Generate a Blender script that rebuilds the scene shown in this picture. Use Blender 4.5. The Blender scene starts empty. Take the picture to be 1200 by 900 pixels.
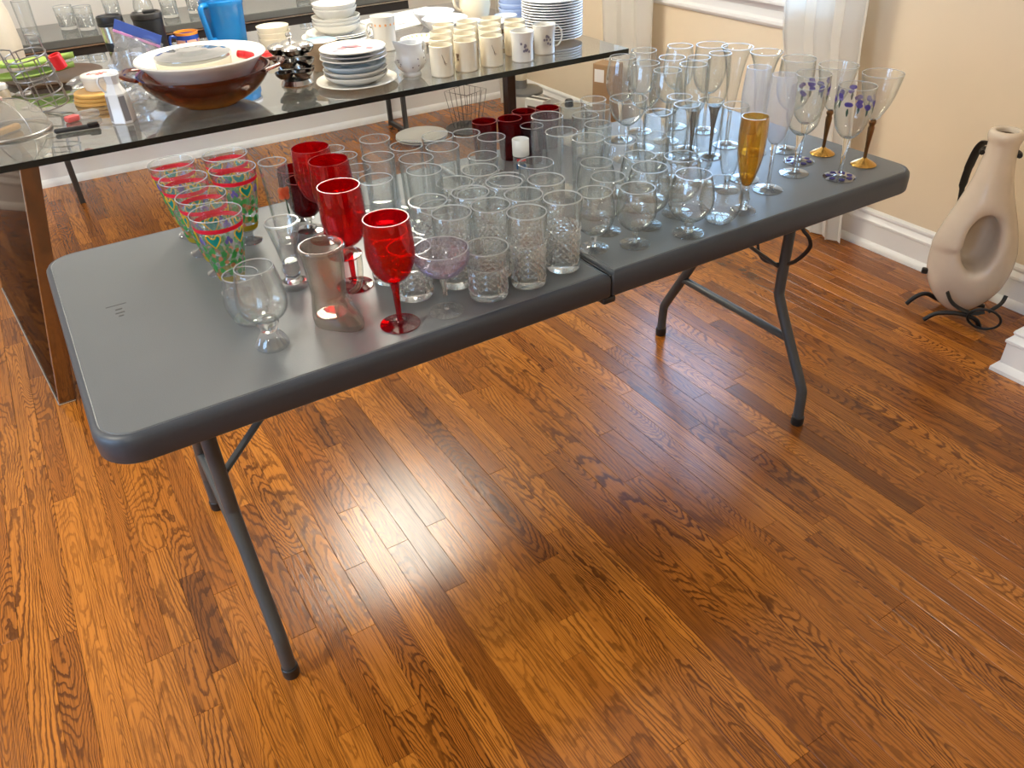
import bpy, bmesh, math, random
import numpy as np
from mathutils import Vector, Matrix
random.seed(7)
PI = math.pi
SC = bpy.context.scene
COL = SC.collection

# ------------------------------------------------------------------ camera
CAM_LOC = (0.0780, -1.0521, 1.4359)
YAW, PITCH, ROLL = 0.52314, -0.61423, -0.04763
fw = Vector((math.sin(YAW) * math.cos(PITCH), math.cos(YAW) * math.cos(PITCH), math.sin(PITCH)))
rt = fw.cross(Vector((0, 0, 1))).normalized()
up = rt.cross(fw)
r2 = rt * math.cos(ROLL) + up * math.sin(ROLL)
u2 = up * math.cos(ROLL) - rt * math.sin(ROLL)
cam_data = bpy.data.cameras.new('camera')
cam_data.sensor_width = 36.0
cam_data.lens = 924.9 / 1200 * 36.0
cam_data.clip_start = 0.02
cam = bpy.data.objects.new('camera', cam_data)
COL.objects.link(cam)
cam.matrix_world = Matrix(((r2.x, u2.x, -fw.x, CAM_LOC[0]), (r2.y, u2.y, -fw.y, CAM_LOC[1]),
                           (r2.z, u2.z, -fw.z, CAM_LOC[2]), (0, 0, 0, 1)))
SC.camera = cam

# ------------------------------------------------------------------ world, lights, exposure
W = bpy.data.worlds.new('daylight')
SC.world = W
W.use_nodes = True
wn = W.node_tree
bg = wn.nodes['Background']
bg.inputs['Color'].default_value = (0.42, 0.66, 1.0, 1)
bg.inputs['Strength'].default_value = 10.0
SC.view_settings.view_transform = 'Standard'
SC.view_settings.look = 'None'
SC.view_settings.gamma = 1.0
SC.view_settings.use_curve_mapping = False
SC.view_settings.exposure = 0.0
SC.cycles.use_denoising = True
SC.cycles.max_bounces = 24
SC.cycles.transmission_bounces = 20
SC.cycles.glossy_bounces = 8
SC.cycles.diffuse_bounces = 4
SC.cycles.transparent_max_bounces = 80
SC.cycles.caustics_refractive = True
SC.cycles.caustics_reflective = True
SC.cycles.blur_glossy = 0.8
SC.cycles.sample_clamp_indirect = 6.0

CEIL = 2.6


def area_light(name, loc, size, watts, color, rot=(0, 0, 0), sizey=None):
    d = bpy.data.lights.new(name, 'AREA')
    d.shape = 'DISK' if sizey is None else 'RECTANGLE'
    d.size = size
    if sizey:
        d.size_y = sizey
    d.energy = watts
    d.color = color
    o = bpy.data.objects.new(name, d)
    o.location = loc
    o.rotation_euler = rot
    COL.objects.link(o)
    return o


WARM = (1.0, 0.94, 0.78)
# recessed ceiling lights of the room (fixtures built further down)
CANS = [(-1.35, 0.30, 44), (-1.3, -1.7, 22), (1.3, -1.9, 8), (-2.1, 2.5, 30)]
for cx, cy, watts in CANS:
    area_light('can_light', (cx, cy, CEIL - 0.012), 0.17, watts, WARM)
# the pendant over the glass table glows itself (its shade is built further down)
PEND = (1.08, 2.0, 1.66)
PEND_COLOR, PEND_STRENGTH = (1.0, 0.94, 0.80), 27.0
# daylight through the window of the right wall
portal = area_light('window_portal', (2.93, 1.66, 1.5), 1.3, 1, (1, 1, 1), (0, PI / 2, 0), 1.2)
portal.data.cycles.is_portal = True
added_portal = area_light('window_portal', (-2.95, -0.2, 1.5), 1.4, 1, (1, 1, 1), (0, -PI / 2, 0), 2.2)  # portal of the unseen window added for side light
added_portal.data.cycles.is_portal = True


# ------------------------------------------------------------------ helpers
class MB:
    """collects geometry for ONE mesh"""

    def __init__(self):
        self.v = []
        self.f = []

    def add(self, vs, fs, mat=None):
        o = len(self.v)
        if mat is not None:
            vs = [tuple(mat @ Vector(p)) for p in vs]
        self.v += [tuple(p) for p in vs]
        self.f += [tuple(i + o for i in f) for f in fs]
        return self

    def lathe(self, prof, n=32, mod=None, mat=None, arc=None):
        vs, fs, rows = [], [], []
        for k, (r, z) in enumerate(prof):
            if r < 1e-6:
                rows.append([len(vs)])
                vs.append((0, 0, z))
            else:
                row = []
                for i in range(n):
                    a = 2 * PI * i / n
                    rr, zz = (r, z) if mod is None else mod(a, r, z, k, i)
                    row.append(len(vs))
                    vs.append((rr * math.cos(a), rr * math.sin(a), zz))
                rows.append(row)
        for a, b in zip(rows, rows[1:]):
            if len(a) == 1 and len(b) == 1:
                continue
            for i in range(n):
                j = (i + 1) % n
                if len(a) == 1:
                    fs.append((a[0], b[j], b[i]))
                elif len(b) == 1:
                    fs.append((a[i], a[j], b[0]))
                else:
                    fs.append((a[i], a[j], b[j], b[i]))
        return self.add(vs, fs, mat)

    def box(self, c, s, bev=0.0, mat=None, seg=1):
        bm = bmesh.new()
        bmesh.ops.create_cube(bm, size=1)
        for v in bm.verts:
            v.co = Vector((v.co.x * s[0], v.co.y * s[1], v.co.z * s[2]))
        if bev > 0:
            bmesh.ops.bevel(bm, geom=bm.edges[:], offset=bev, segments=seg, affect='EDGES', profile=0.5)
        bm.verts.index_update()
        vs = [tuple(v.co + Vector(c)) for v in bm.verts]
        fs = [tuple(v.index for v in f.verts) for f in bm.faces]
        bm.free()
        return self.add(vs, fs, mat)

    def tube(self, pts, r, n=8, closed=False, mat=None, flat=1.0):
        pts = [Vector(p) for p in pts]
        N = len(pts)
        rad = r if isinstance(r, (list, tuple)) else [r] * N
        vs, fs = [], []
        prev = None
        for i, p in enumerate(pts):
            a = pts[(i - 1) % N] if (closed or i > 0) else pts[i]
            b = pts[(i + 1) % N] if (closed or i < N - 1) else pts[i]
            t = (b - a).normalized()
            if prev is None:
                ref = Vector((0, 0, 1)) if abs(t.z) < 0.9 else Vector((1, 0, 0))
                x = t.cross(ref).normalized()
            else:
                x = (prev - t * prev.dot(t)).normalized()
            prev = x
            y = t.cross(x)
            for k in range(n):
                an = 2 * PI * k / n
                vs.append(p + x * (rad[i] * math.cos(an)) + y * (rad[i] * flat * math.sin(an)))
        for i in range(N if closed else N - 1):
            for k in range(n):
                a, b = i * n, ((i + 1) % N) * n
                fs.append((a + k, a + (k + 1) % n, b + (k + 1) % n, b + k))
        if not closed:
            fs.append(tuple(reversed(range(n))))
            fs.append(tuple((N - 1) * n + k for k in range(n)))
        return self.add(vs, fs, mat)

    def ring(self, c, R, r, n=40, m=6, mat=None, sx=1, sy=1):
        return self.tube([(c[0] + R * sx * math.cos(2 * PI * i / n), c[1] + R * sy * math.sin(2 * PI * i / n), c[2])
                          for i in range(n)], r, m, True, mat)

    def prism(self, poly, z0, z1, mat=None):
        n = len(poly)
        vs = [(p[0], p[1], z0) for p in poly] + [(p[0], p[1], z1) for p in poly]
        fs = [tuple(reversed(range(n))), tuple(range(n, 2 * n))]
        fs += [(i, (i + 1) % n, n + (i + 1) % n, n + i) for i in range(n)]
        return self.add(vs, fs, mat)

    def mesh(self, name, mat, angle=38):
        me = bpy.data.meshes.new(name)
        me.from_pydata([tuple(p) for p in self.v], [], self.f)
        bm = bmesh.new()
        bm.from_mesh(me)
        bmesh.ops.recalc_face_normals(bm, faces=bm.faces[:])
        bm.to_mesh(me)
        bm.free()
        if mat is not None:
            me.materials.append(mat)
        if angle > 0:
            me.polygons.foreach_set('use_smooth', [True] * len(me.polygons))
            me.set_sharp_from_angle(angle=math.radians(angle))
        me.update()
        return me


def obj(name, me, parent=None, loc=(0, 0, 0), rot=(0, 0, 0), scale=None):
    o = bpy.data.objects.new(name, me)
    COL.objects.link(o)
    o.location = loc
    o.rotation_euler = rot
    if scale:
        o.scale = scale
    if parent:
        o.parent = parent
    return o


def tag(o, label, cat, group=None):
    o['label'] = label
    o['category'] = cat
    if group:
        o['group'] = group
    return o


def struct(o, label=None):
    o['kind'] = 'structure'
    if label:
        o['label'] = label
    return o


def thing(name, label, cat, loc, rotz=0, group=None, rot=None):
    o = obj(name, None, None, loc, rot or (0, 0, rotz))
    o.empty_display_size = 0.03
    return tag(o, label, cat, group)


def single(name, mb, mat, label, cat, loc=(0, 0, 0), rot=(0, 0, 0), group=None, angle=38):
    return tag(obj(name, mb.mesh(name, mat, angle), None, loc, rot), label, cat, group)


PROTO = {}


def proto(kind, *parts):
    """parts: (part_name, mesh, [ (subname, mesh) ])"""
    PROTO[kind] = parts


def place(kind, name, label, cat, loc, rotz=0, group=None, rot=None):
    t = thing(name, label, cat, loc, rotz, group, rot)
    for p in PROTO[kind]:
        c = obj(p[0], p[1], t)
        if len(p) > 2:
            for s in p[2]:
                q = obj(s[0], s[1], c, (0, 0, 0), (0, 0, s[2] if len(s) > 2 else 0))
                if len(s) > 3:
                    q['kind'] = s[3]
    return t


def smoothcurve(pts, n=6):
    """Catmull-Rom through 2D/3D points"""
    P = [Vector(p) for p in pts]
    out = []
    for i in range(len(P) - 1):
        p0, p1, p2, p3 = P[max(i - 1, 0)], P[i], P[i + 1], P[min(i + 2, len(P) - 1)]
        for k in range(n):
            t = k / n
            out.append(0.5 * ((2 * p1) + (p2 - p0) * t + (2 * p0 - 5 * p1 + 4 * p2 - p3) * t * t + (3 * p1 - p0 - 3 * p2 + p3) * t ** 3))
    out.append(P[-1])
    return [tuple(p) for p in out]


def surface_nets(f, lo, hi, h):
    n = [int(math.ceil((hi[i] - lo[i]) / h)) + 1 for i in range(3)]
    ax = [lo[i] + h * np.arange(n[i]) for i in range(3)]
    X, Y, Z = np.meshgrid(*ax, indexing='ij')
    D = f(X, Y, Z)
    S = D < 0
    cells = np.zeros([k - 1 for k in n])
    corner = [(a, b, c) for a in (0, 1) for b in (0, 1) for c in (0, 1)]
    for a, b, c in corner:
        cells += S[a:n[0] - 1 + a, b:n[1] - 1 + b, c:n[2] - 1 + c]
    idx = np.argwhere((cells > 0) & (cells < 8))
    vid = -np.ones(cells.shape, int)
    vs = []
    edges = [(p, q) for p in range(8) for q in range(p + 1, 8) if sum(abs(corner[p][k] - corner[q][k]) for k in range(3)) == 1]
    for t, (i, j, k) in enumerate(idx):
        d = [D[i + a, j + b, k + c] for a, b, c in corner]
        acc = np.zeros(3)
        m = 0
        for p, q in edges:
            if (d[p] < 0) != (d[q] < 0):
                s = d[p] / (d[p] - d[q])
                acc += np.array(corner[p]) * (1 - s) + np.array(corner[q]) * s
                m += 1
        vs.append(tuple(np.array(lo) + h * (np.array([i, j, k]) + acc / m)))
        vid[i, j, k] = t
    fs = []
    for axis in range(3):
        sl = [slice(None)] * 3
        sl2 = [slice(None)] * 3
        sl[axis] = slice(0, -1)
        sl2[axis] = slice(1, None)
        e = np.argwhere(S[tuple(sl)] != S[tuple(sl2)])
        u, w = (axis + 1) % 3, (axis + 2) % 3
        for p in e:
            if p[u] == 0 or p[w] == 0 or p[u] >= n[u] - 1 or p[w] >= n[w] - 1:
                continue
            q = []
            for du, dw in ((0, 0), (-1, 0), (-1, -1), (0, -1)):
                c = p.copy()
                c[u] += du
                c[w] += dw
                q.append(vid[tuple(c)])
            if min(q) >= 0:
                fs.append(tuple(int(x) for x in q))
    return vs, fs


# ------------------------------------------------------------------ materials
MATS = {}


def pbsdf(name, color, rough=0.5, metal=0.0, spec=0.5, noise=0.0, nscale=40, bump=0.0, bscale=200, **kw):
    if name in MATS:
        return MATS[name]
    m = bpy.data.materials.new(name)
    m.use_nodes = True
    nt = m.node_tree
    b = nt.nodes['Principled BSDF']
    b.inputs['Base Color'].default_value = (*color, 1)
    b.inputs['Roughness'].default_value = rough
    b.inputs['Metallic'].default_value = metal
    b.inputs['Specular IOR Level'].default_value = spec
    for k, v in kw.items():
        b.inputs[k.replace('_', ' ')].default_value = v
    tc = nt.nodes.new('ShaderNodeTexCoord')
    if noise > 0:
        n = nt.nodes.new('ShaderNodeTexNoise')
        n.inputs['Scale'].default_value = nscale
        n.inputs['Detail'].default_value = 3
        nt.links.new(tc.outputs['Object'], n.inputs['Vector'])
        mx = nt.nodes.new('ShaderNodeMixRGB')
        mx.blend_type = 'MIX'
        mx.inputs[1].default_value = (*[c * (1 - noise) for c in color], 1)
        mx.inputs[2].default_value = (*[min(1, c * (1 + noise)) for c in color], 1)
        nt.links.new(n.outputs['Fac'], mx.inputs[0])
        nt.links.new(mx.outputs[0], b.inputs['Base Color'])
    if bump > 0:
        n2 = nt.nodes.new('ShaderNodeTexNoise')
        n2.inputs['Scale'].default_value = bscale
        n2.inputs['Detail'].default_value = 2
        nt.links.new(tc.outputs['Object'], n2.inputs['Vector'])
        bp = nt.nodes.new('ShaderNodeBump')
        bp.inputs['Strength'].default_value = bump
        bp.inputs['Distance'].default_value = 0.002
        nt.links.new(n2.outputs['Fac'], bp.inputs['Height'])
        nt.links.new(bp.outputs[0], b.inputs['Normal'])
    MATS[name] = m
    return m


def thin_glass(name, face=(0.985, 0.99, 0.985), edge=(0.70, 0.76, 0.74), rough=0.0, refl=1.0, haze=0.0, hazecol=(0.9, 0.92, 0.95)):
    """thin-walled glass: light passes straight through, more is absorbed and mirrored at grazing angles"""
    if name in MATS:
        return MATS[name]
    m = bpy.data.materials.new(name)
    m.use_nodes = True
    nt = m.node_tree
    N, L = nt.nodes, nt.links
    N.remove(N['Principled BSDF'])
    out = N['Material Output']
    lw = N.new('ShaderNodeLayerWeight')
    lw.inputs['Blend'].default_value = 0.5
    p4 = N.new('ShaderNodeMath')
    p4.operation = 'POWER'
    p4.inputs[1].default_value = 4.0
    L.new(lw.outputs['Facing'], p4.inputs[0])
    fr = N.new('ShaderNodeMath')
    fr.operation = 'MULTIPLY_ADD'
    fr.inputs[1].default_value = 0.75 * refl
    fr.inputs[2].default_value = 0.045 * refl
    L.new(p4.outputs[0], fr.inputs[0])
    p2 = N.new('ShaderNodeMath')
    p2.operation = 'POWER'
    p2.inputs[1].default_value = 3.0
    L.new(lw.outputs['Facing'], p2.inputs[0])
    cm = N.new('ShaderNodeMixRGB')
    cm.inputs[1].default_value = (*face, 1)
    cm.inputs[2].default_value = (*edge, 1)
    L.new(p2.outputs[0], cm.inputs[0])
    tr = N.new('ShaderNodeBsdfTransparent')
    L.new(cm.outputs[0], tr.inputs['Color'])
    gl = N.new('ShaderNodeBsdfGlossy')
    gl.inputs['Roughness'].default_value = rough
    mx = N.new('ShaderNodeMixShader')
    L.new(fr.outputs[0], mx.inputs[0])
    L.new(tr.outputs[0], mx.inputs[1])
    L.new(gl.outputs[0], mx.inputs[2])
    last = mx
    if haze > 0:  # in clear glass this whitish share is painted in to brighten it
        df = N.new('ShaderNodeBsdfDiffuse')
        df.inputs['Color'].default_value = (*hazecol, 1)
        tl = N.new('ShaderNodeBsdfTranslucent')
        tl.inputs['Color'].default_value = (*hazecol, 1)
        ad = N.new('ShaderNodeMixShader')
        ad.inputs[0].default_value = 0.5
        L.new(df.outputs[0], ad.inputs[1])
        L.new(tl.outputs[0], ad.inputs[2])
        m2 = N.new('ShaderNodeMixShader')
        m2.inputs[0].default_value = haze
        L.new(last.outputs[0], m2.inputs[1])
        L.new(ad.outputs[0], m2.inputs[2])
        last = m2
    L.new(last.outputs[0], out.inputs['Surface'])
    MATS[name] = m
    return m


def solid_glass(name, color=(0.98, 0.99, 0.985), rough=0.0, ior=1.48):
    if name in MATS:
        return MATS[name]
    m = bpy.data.materials.new(name)
    m.use_nodes = True
    nt = m.node_tree
    nt.nodes.remove(nt.nodes['Principled BSDF'])
    g = nt.nodes.new('ShaderNodeBsdfGlass')
    g.inputs['Color'].default_value = (*color, 1)
    g.inputs['Roughness'].default_value = rough
    g.inputs['IOR'].default_value = ior
    nt.links.new(g.outputs[0], nt.nodes['Material Output'].inputs['Surface'])
    MATS[name] = m
    return m


def cut_glass(name):
    """lead crystal: refracts strongly, with a white translucent share painted in for sparkle"""
    m = solid_glass(name, (0.99, 0.995, 0.99), 0.0, 1.52)
    nt = m.node_tree
    g = [n for n in nt.nodes if n.type == 'BSDF_GLASS'][0]
    df = nt.nodes.new('ShaderNodeBsdfTranslucent')
    df.inputs['Color'].default_value = (0.92, 0.95, 0.95, 1)
    tp = nt.nodes.new('ShaderNodeBsdfTransparent')
    tp.inputs['Color'].default_value = (0.97, 0.98, 0.98, 1)
    a = nt.nodes.new('ShaderNodeMixShader')
    a.inputs[0].default_value = 0.04
    nt.links.new(g.outputs[0], a.inputs[1])
    nt.links.new(tp.outputs[0], a.inputs[2])
    b = nt.nodes.new('ShaderNodeMixShader')
    b.inputs[0].default_value = 0.06  # white share brightens the crystal in place of scattered light
    nt.links.new(a.outputs[0], b.inputs[1])
    nt.links.new(df.outputs[0], b.inputs[2])
    nt.links.new(b.outputs[0], nt.nodes['Material Output'].inputs['Surface'])
    return m


def emission(name, color, strength):
    m = bpy.data.materials.new(name)
    m.use_nodes = True
    nt = m.node_tree
    nt.nodes.remove(nt.nodes['Principled BSDF'])
    e = nt.nodes.new('ShaderNodeEmission')
    e.inputs['Color'].default_value = (*color, 1)
    e.inputs['Strength'].default_value = strength
    nt.links.new(e.outputs[0], nt.nodes['Material Output'].inputs['Surface'])
    MATS[name] = m
    return m


def oak_material():
    m = bpy.data.materials.new('oak_strip')
    m.use_nodes = True
    nt = m.node_tree
    N, L = nt.nodes, nt.links
    b = N['Principled BSDF']

    def math_(op, a, bb=None, c=None):
        n = N.new('ShaderNodeMath')
        n.operation = op
        for k, x in enumerate((a, bb, c)):
            if x is None:
                continue
            if isinstance(x, (int, float)):
                n.inputs[k].default_value = x
            else:
                L.new(x, n.inputs[k])
        return n.outputs[0]

    geo = N.new('ShaderNodeNewGeometry')
    sep = N.new('ShaderNodeSeparateXYZ')
    L.new(geo.outputs['Position'], sep.inputs[0])
    x, y = sep.outputs['X'], sep.outputs['Y']
    at = N.new('ShaderNodeAttribute')
    at.attribute_name = 'plank_id'
    pid = at.outputs['Fac']
    p2 = math_('FRACT', math_('MULTIPLY', pid, 17.31))
    p3 = math_('FRACT', math_('MULTIPLY', pid, 71.7))

    def vec(a, bb, c):
        n = N.new('ShaderNodeCombineXYZ')
        for k, q in enumerate((a, bb, c)):
            if isinstance(q, (int, float)):
                n.inputs[k].default_value = q
            else:
                L.new(q, n.inputs[k])
        return n.outputs[0]

    def noise(v, detail, rough=0.5, dist=0.0):
        n = N.new('ShaderNodeTexNoise')
        n.inputs['Scale'].default_value = 1
        n.inputs['Detail'].default_value = detail
        n.inputs['Roughness'].default_value = rough
        n.inputs['Distortion'].default_value = dist
        L.new(v, n.inputs['Vector'])
        return n.outputs['Fac']

    def ramp(fac, stops):
        n = N.new('ShaderNodeValToRGB')
        e = n.color_ramp.elements
        while len(e) < len(stops):
            e.new(0.5)
        for el, (p, c) in zip(e, stops):
            el.position = p
            el.color = (*c, 1)
        L.new(fac, n.inputs['Fac'])
        return n.outputs['Color']

    # growth rings: iso-lines of a field stretched along the board -> cathedral arches
    xs = math_('MULTIPLY_ADD', x, math_('MULTIPLY_ADD', p3, 9.0, 5.0), math_('MULTIPLY', pid, 57.0))
    ys = math_('MULTIPLY_ADD', y, math_('MULTIPLY_ADD', p2, 1.1, 0.55), math_('MULTIPLY', p2, 83.0))
    field = noise(vec(xs, ys, math_('MULTIPLY', p3, 31.0)), 1.2, 0.45, 0.15)
    wob = noise(vec(math_('MULTIPLY', x, 70.0), math_('MULTIPLY', y, 26.0), math_('MULTIPLY', pid, 9.0)), 2.0)
    tilt = math_('MULTIPLY', math_('MULTIPLY', math_('SUBTRACT', p2, 0.5), 1.6), x)
    f = math_('ADD', math_('MULTIPLY_ADD', wob, 0.030, field), math_('MULTIPLY', tilt, 0.6))
    rings = math_('FRACT', math_('MULTIPLY', f, math_('MULTIPLY_ADD', p2, 26.0, 32.0)))
    mask = ramp(rings, [(0.0, (0.15, 0.15, 0.15)), (0.10, (1, 1, 1)), (0.30, (0.85, 0.85, 0.85)), (0.46, (0.08, 0.08, 0.08)), (0.75, (0.0, 0.0, 0.0)), (1.0, (0.10, 0.10, 0.10))])
    pores = noise(vec(math_('MULTIPLY', x, 380.0), math_('MULTIPLY', y, 7.0), math_('MULTIPLY', pid, 40.0)), 2.0, 0.6)
    poremask = ramp(pores, [(0.38, (1, 1, 1)), (0.50, (0, 0, 0))])
    blot = noise(vec(math_('MULTIPLY', x, 9.0), math_('MULTIPLY', y, 2.0), math_('MULTIPLY', pid, 60.0)), 2.0)
    tone = math_('ADD', math_('MULTIPLY', math_('FRACT', math_('MULTIPLY', pid, 313.7)), 0.8), math_('MULTIPLY', blot, 0.4))
    light = ramp(tone, [(0.0, (0.150, 0.043, 0.006)), (0.40, (0.35, 0.108, 0.013)), (1.0, (0.56, 0.195, 0.024))])
    dark = ramp(tone, [(0.0, (0.045, 0.012, 0.002)), (1.0, (0.125, 0.035, 0.005))])
    m1 = N.new('ShaderNodeMixRGB')
    patch = noise(vec(math_('MULTIPLY', x, 30.0), math_('MULTIPLY', y, 2.5), math_('MULTIPLY', p2, 90.0)), 1.0)
    sc = math_('MULTIPLY', mask, math_('MULTIPLY', math_('MULTIPLY_ADD', math_('FRACT', math_('MULTIPLY', pid, 131.3)), 0.55, 0.45), math_('MULTIPLY_ADD', patch, 0.9, 0.5)))
    sc = math_('MINIMUM', sc, 0.96)
    L.new(sc, m1.inputs[0])
    L.new(light, m1.inputs[1])
    L.new(dark, m1.inputs[2])
    m2 = N.new('ShaderNodeMixRGB')
    L.new(math_('MULTIPLY', poremask, 0.62), m2.inputs[0])
    L.new(m1.outputs[0], m2.inputs[1])
    L.new(dark, m2.inputs[2])
    L.new(m2.outputs[0], b.inputs['Base Color'])
    b.inputs['Roughness'].default_value = 0.21
    b.inputs['Specular IOR Level'].default_value = 0.5
    bp = N.new('ShaderNodeBump')
    bp.inputs['Strength'].default_value = 0.10
    bp.inputs['Distance'].default_value = 0.001
    L.new(math_('ADD', math_('MULTIPLY', poremask, -1.0), math_('MULTIPLY', blot, 1.0)), bp.inputs['Height'])
    L.new(bp.outputs[0], b.inputs['Normal'])
    return m


def weave_translucent(name, col, trans, clear):
    m = bpy.data.materials.new(name)
    m.use_nodes = True
    nt = m.node_tree
    N, L = nt.nodes, nt.links
    N.remove(N['Principled BSDF'])
    d = N.new('ShaderNodeBsdfDiffuse')
    d.inputs['Color'].default_value = (*col, 1)
    t = N.new('ShaderNodeBsdfTranslucent')
    t.inputs['Color'].default_value = (*col, 1)
    c = N.new('ShaderNodeBsdfTransparent')
    a = N.new('ShaderNodeMixShader')
    a.inputs[0].default_value = trans
    L.new(d.outputs[0], a.inputs[1])
    L.new(t.outputs[0], a.inputs[2])
    bmx = N.new('ShaderNodeMixShader')
    bmx.inputs[0].default_value = clear
    L.new(a.outputs[0], bmx.inputs[1])
    L.new(c.outputs[0], bmx.inputs[2])
    L.new(bmx.outputs[0], N['Material Output'].inputs['Surface'])
    MATS[name] = m
    return m


OAK = oak_material()
WALL_R = pbsdf('cream_wall_paint', (0.76, 0.63, 0.455), 0.75, noise=0.03, nscale=6, bump=0.05, bscale=300)
WALL_B = pbsdf('greige_wall_paint', (0.60, 0.56, 0.50), 0.75, noise=0.03, nscale=6, bump=0.05, bscale=300)
CEILM = pbsdf('ceiling_paint', (0.80, 0.77, 0.72), 0.85, noise=0.02, nscale=5)
TRIM = pbsdf('white_trim_paint', (0.85, 0.84, 0.81), 0.38, noise=0.02, nscale=8)
SUBF = pbsdf('subfloor', (0.05, 0.02, 0.008), 0.8, noise=0.1)
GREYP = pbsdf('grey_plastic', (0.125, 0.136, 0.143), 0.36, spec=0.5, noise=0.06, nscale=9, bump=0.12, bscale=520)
GREYE = pbsdf('grey_plastic_shaded_edge', (0.042, 0.050, 0.063), 0.42, noise=0.05, nscale=12, bump=0.08, bscale=400)  # edge of the same plastic, darkened in colour for the weak front light
LEGM = pbsdf('leg_powdercoat', (0.060, 0.064, 0.066), 0.42, spec=0.5, noise=0.06, nscale=60)
BLACK = pbsdf('black_plastic', (0.012, 0.012, 0.013), 0.4, noise=0.1, nscale=60)
IRON = pbsdf('wrought_iron', (0.016, 0.015, 0.014), 0.5, metal=0.3, noise=0.15, nscale=80, bump=0.1)
MIRROR = pbsdf('polished_bronze', (0.24, 0.19, 0.15), 0.06, metal=1.0, noise=0.02, nscale=4)
MIRROR.node_tree.nodes['Principled BSDF'].inputs['Specular Tint'].default_value = (0.22, 0.17, 0.13, 1)
STEEL = pbsdf('steel', (0.62, 0.60, 0.57), 0.22, metal=1.0, noise=0.05, nscale=30)
WIRE = pbsdf('wire', (0.40, 0.39, 0.38), 0.35, metal=1.0, noise=0.05)
DKMETAL = pbsdf('dark_metal', (0.10, 0.10, 0.10), 0.4, metal=0.8, noise=0.05)
CONS = pbsdf('black_lacquer', (0.022, 0.019, 0.018), 0.25, noise=0.1, nscale=10)
CHINA = pbsdf('white_china', (0.70, 0.67, 0.60), 0.16, spec=0.5, noise=0.015, nscale=20)
CHINA2 = pbsdf('cool_white_china', (0.70, 0.71, 0.72), 0.16, noise=0.015, nscale=20)
CREAM = pbsdf('cream_china', (0.78, 0.70, 0.53), 0.2, noise=0.02, nscale=20)
CERAM = pbsdf('beige_glaze', (0.66, 0.56, 0.445), 0.2, noise=0.12, nscale=9, bump=0.15, bscale=28)
CERIN = pbsdf('brown_clay', (0.12, 0.07, 0.04), 0.7, noise=0.1)
AMBERB = thin_glass('amber_bowl_glass', (0.50, 0.16, 0.06), (0.20, 0.05, 0.02), 0.03, 1.6, haze=0.16, hazecol=(0.22, 0.05, 0.015))
BLUEP = pbsdf('blue_plastic', (0.008, 0.16, 0.42), 0.22, noise=0.05, nscale=6)
GREENP = pbsdf('green_ceramic', (0.36, 0.50, 0.12), 0.3, noise=0.25, nscale=7)
BROWNW = pbsdf('dark_wood', (0.075, 0.038, 0.02), 0.4, noise=0.35, nscale=14)
TANC = pbsdf('tan_board', (0.36, 0.22, 0.11), 0.6, noise=0.12, nscale=12)
YELW = pbsdf('yellow_wood', (0.60, 0.34, 0.09), 0.4, noise=0.12, nscale=16)
REDP = pbsdf('red_plastic', (0.62, 0.012, 0.016), 0.3, noise=0.05)
PAPER = pbsdf('white_paper', (0.82, 0.80, 0.75), 0.7, noise=0.02)
PRINT = pbsdf('grey_print', (0.055, 0.052, 0.05), 0.6, noise=0.1)
BAG = thin_glass('plastic_bag', (0.93, 0.94, 0.95), (0.7, 0.74, 0.78), 0.12, 2.2, haze=0.10)
GL = thin_glass('clear_glass_wall', (0.985, 0.99, 0.985), (0.66, 0.72, 0.71), 0.0, 1.3, haze=0.022)
GLS = solid_glass('clear_glass_solid')
GLF = thin_glass('clear_glass_foot', (0.97, 0.975, 0.975), (0.62, 0.68, 0.68), 0.02, 2.2, haze=0.03)
GLH = thin_glass('heavy_glass_foot', (0.93, 0.94, 0.935), (0.55, 0.6, 0.6), 0.02, 3.0, haze=0.10)
GLRIM = thin_glass('painted_rim_glint', (0.9, 0.92, 0.92), (0.7, 0.74, 0.74), 0.05, 2.5, haze=0.24, hazecol=(0.95, 0.97, 0.97))  # white haze painted in for the light a rounded rim catches
SMOKY = thin_glass('smoky_glass', (0.92, 0.90, 0.85), (0.50, 0.46, 0.38), 0.01, 2.0, haze=0.05, hazecol=(0.7, 0.65, 0.55))
GLCUT = cut_glass('cut_crystal')
REDG = thin_glass('ruby_glass', (0.84, 0.05, 0.08), (0.45, 0.006, 0.015), 0.02, 1.2, haze=0.085, hazecol=(0.85, 0.008, 0.02))
REDS = thin_glass('ruby_glass_stem', (0.75, 0.04, 0.07), (0.4, 0.01, 0.015), 0.02, 1.4, haze=0.10, hazecol=(0.7, 0.01, 0.03))
DKRED = thin_glass('dark_ruby_glass', (0.50, 0.03, 0.04), (0.2, 0.006, 0.01), 0.02, 0.8, haze=0.10, hazecol=(0.35, 0.01, 0.02))
MAUVE = thin_glass('mauve_glass', (0.68, 0.52, 0.60), (0.38, 0.22, 0.30), 0.0)
AMBER = thin_glass('amber_flute_glass', (0.93, 0.76, 0.38), (0.6, 0.36, 0.08), 0.06, 2.8, haze=0.05, hazecol=(0.85, 0.50, 0.10))
FROST = thin_glass('frosted_glass', (0.93, 0.94, 0.96), (0.8, 0.82, 0.86), 0.25, 1.4, haze=0.15, hazecol=(0.92, 0.94, 0.97))
FROSTW = thin_glass('frosted_white', (0.9, 0.9, 0.9), (0.8, 0.8, 0.8), 0.3, 1.0, haze=0.6, hazecol=(0.85, 0.85, 0.82))
IRID = thin_glass('iridescent_glass', (0.95, 0.93, 0.97), (0.62, 0.55, 0.75), 0.0, 1.7, haze=0.03, hazecol=(0.8, 0.75, 0.95))
DKSTEM = pbsdf('smoke_stem', (0.035, 0.028, 0.022), 0.12, noise=0.1)
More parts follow.
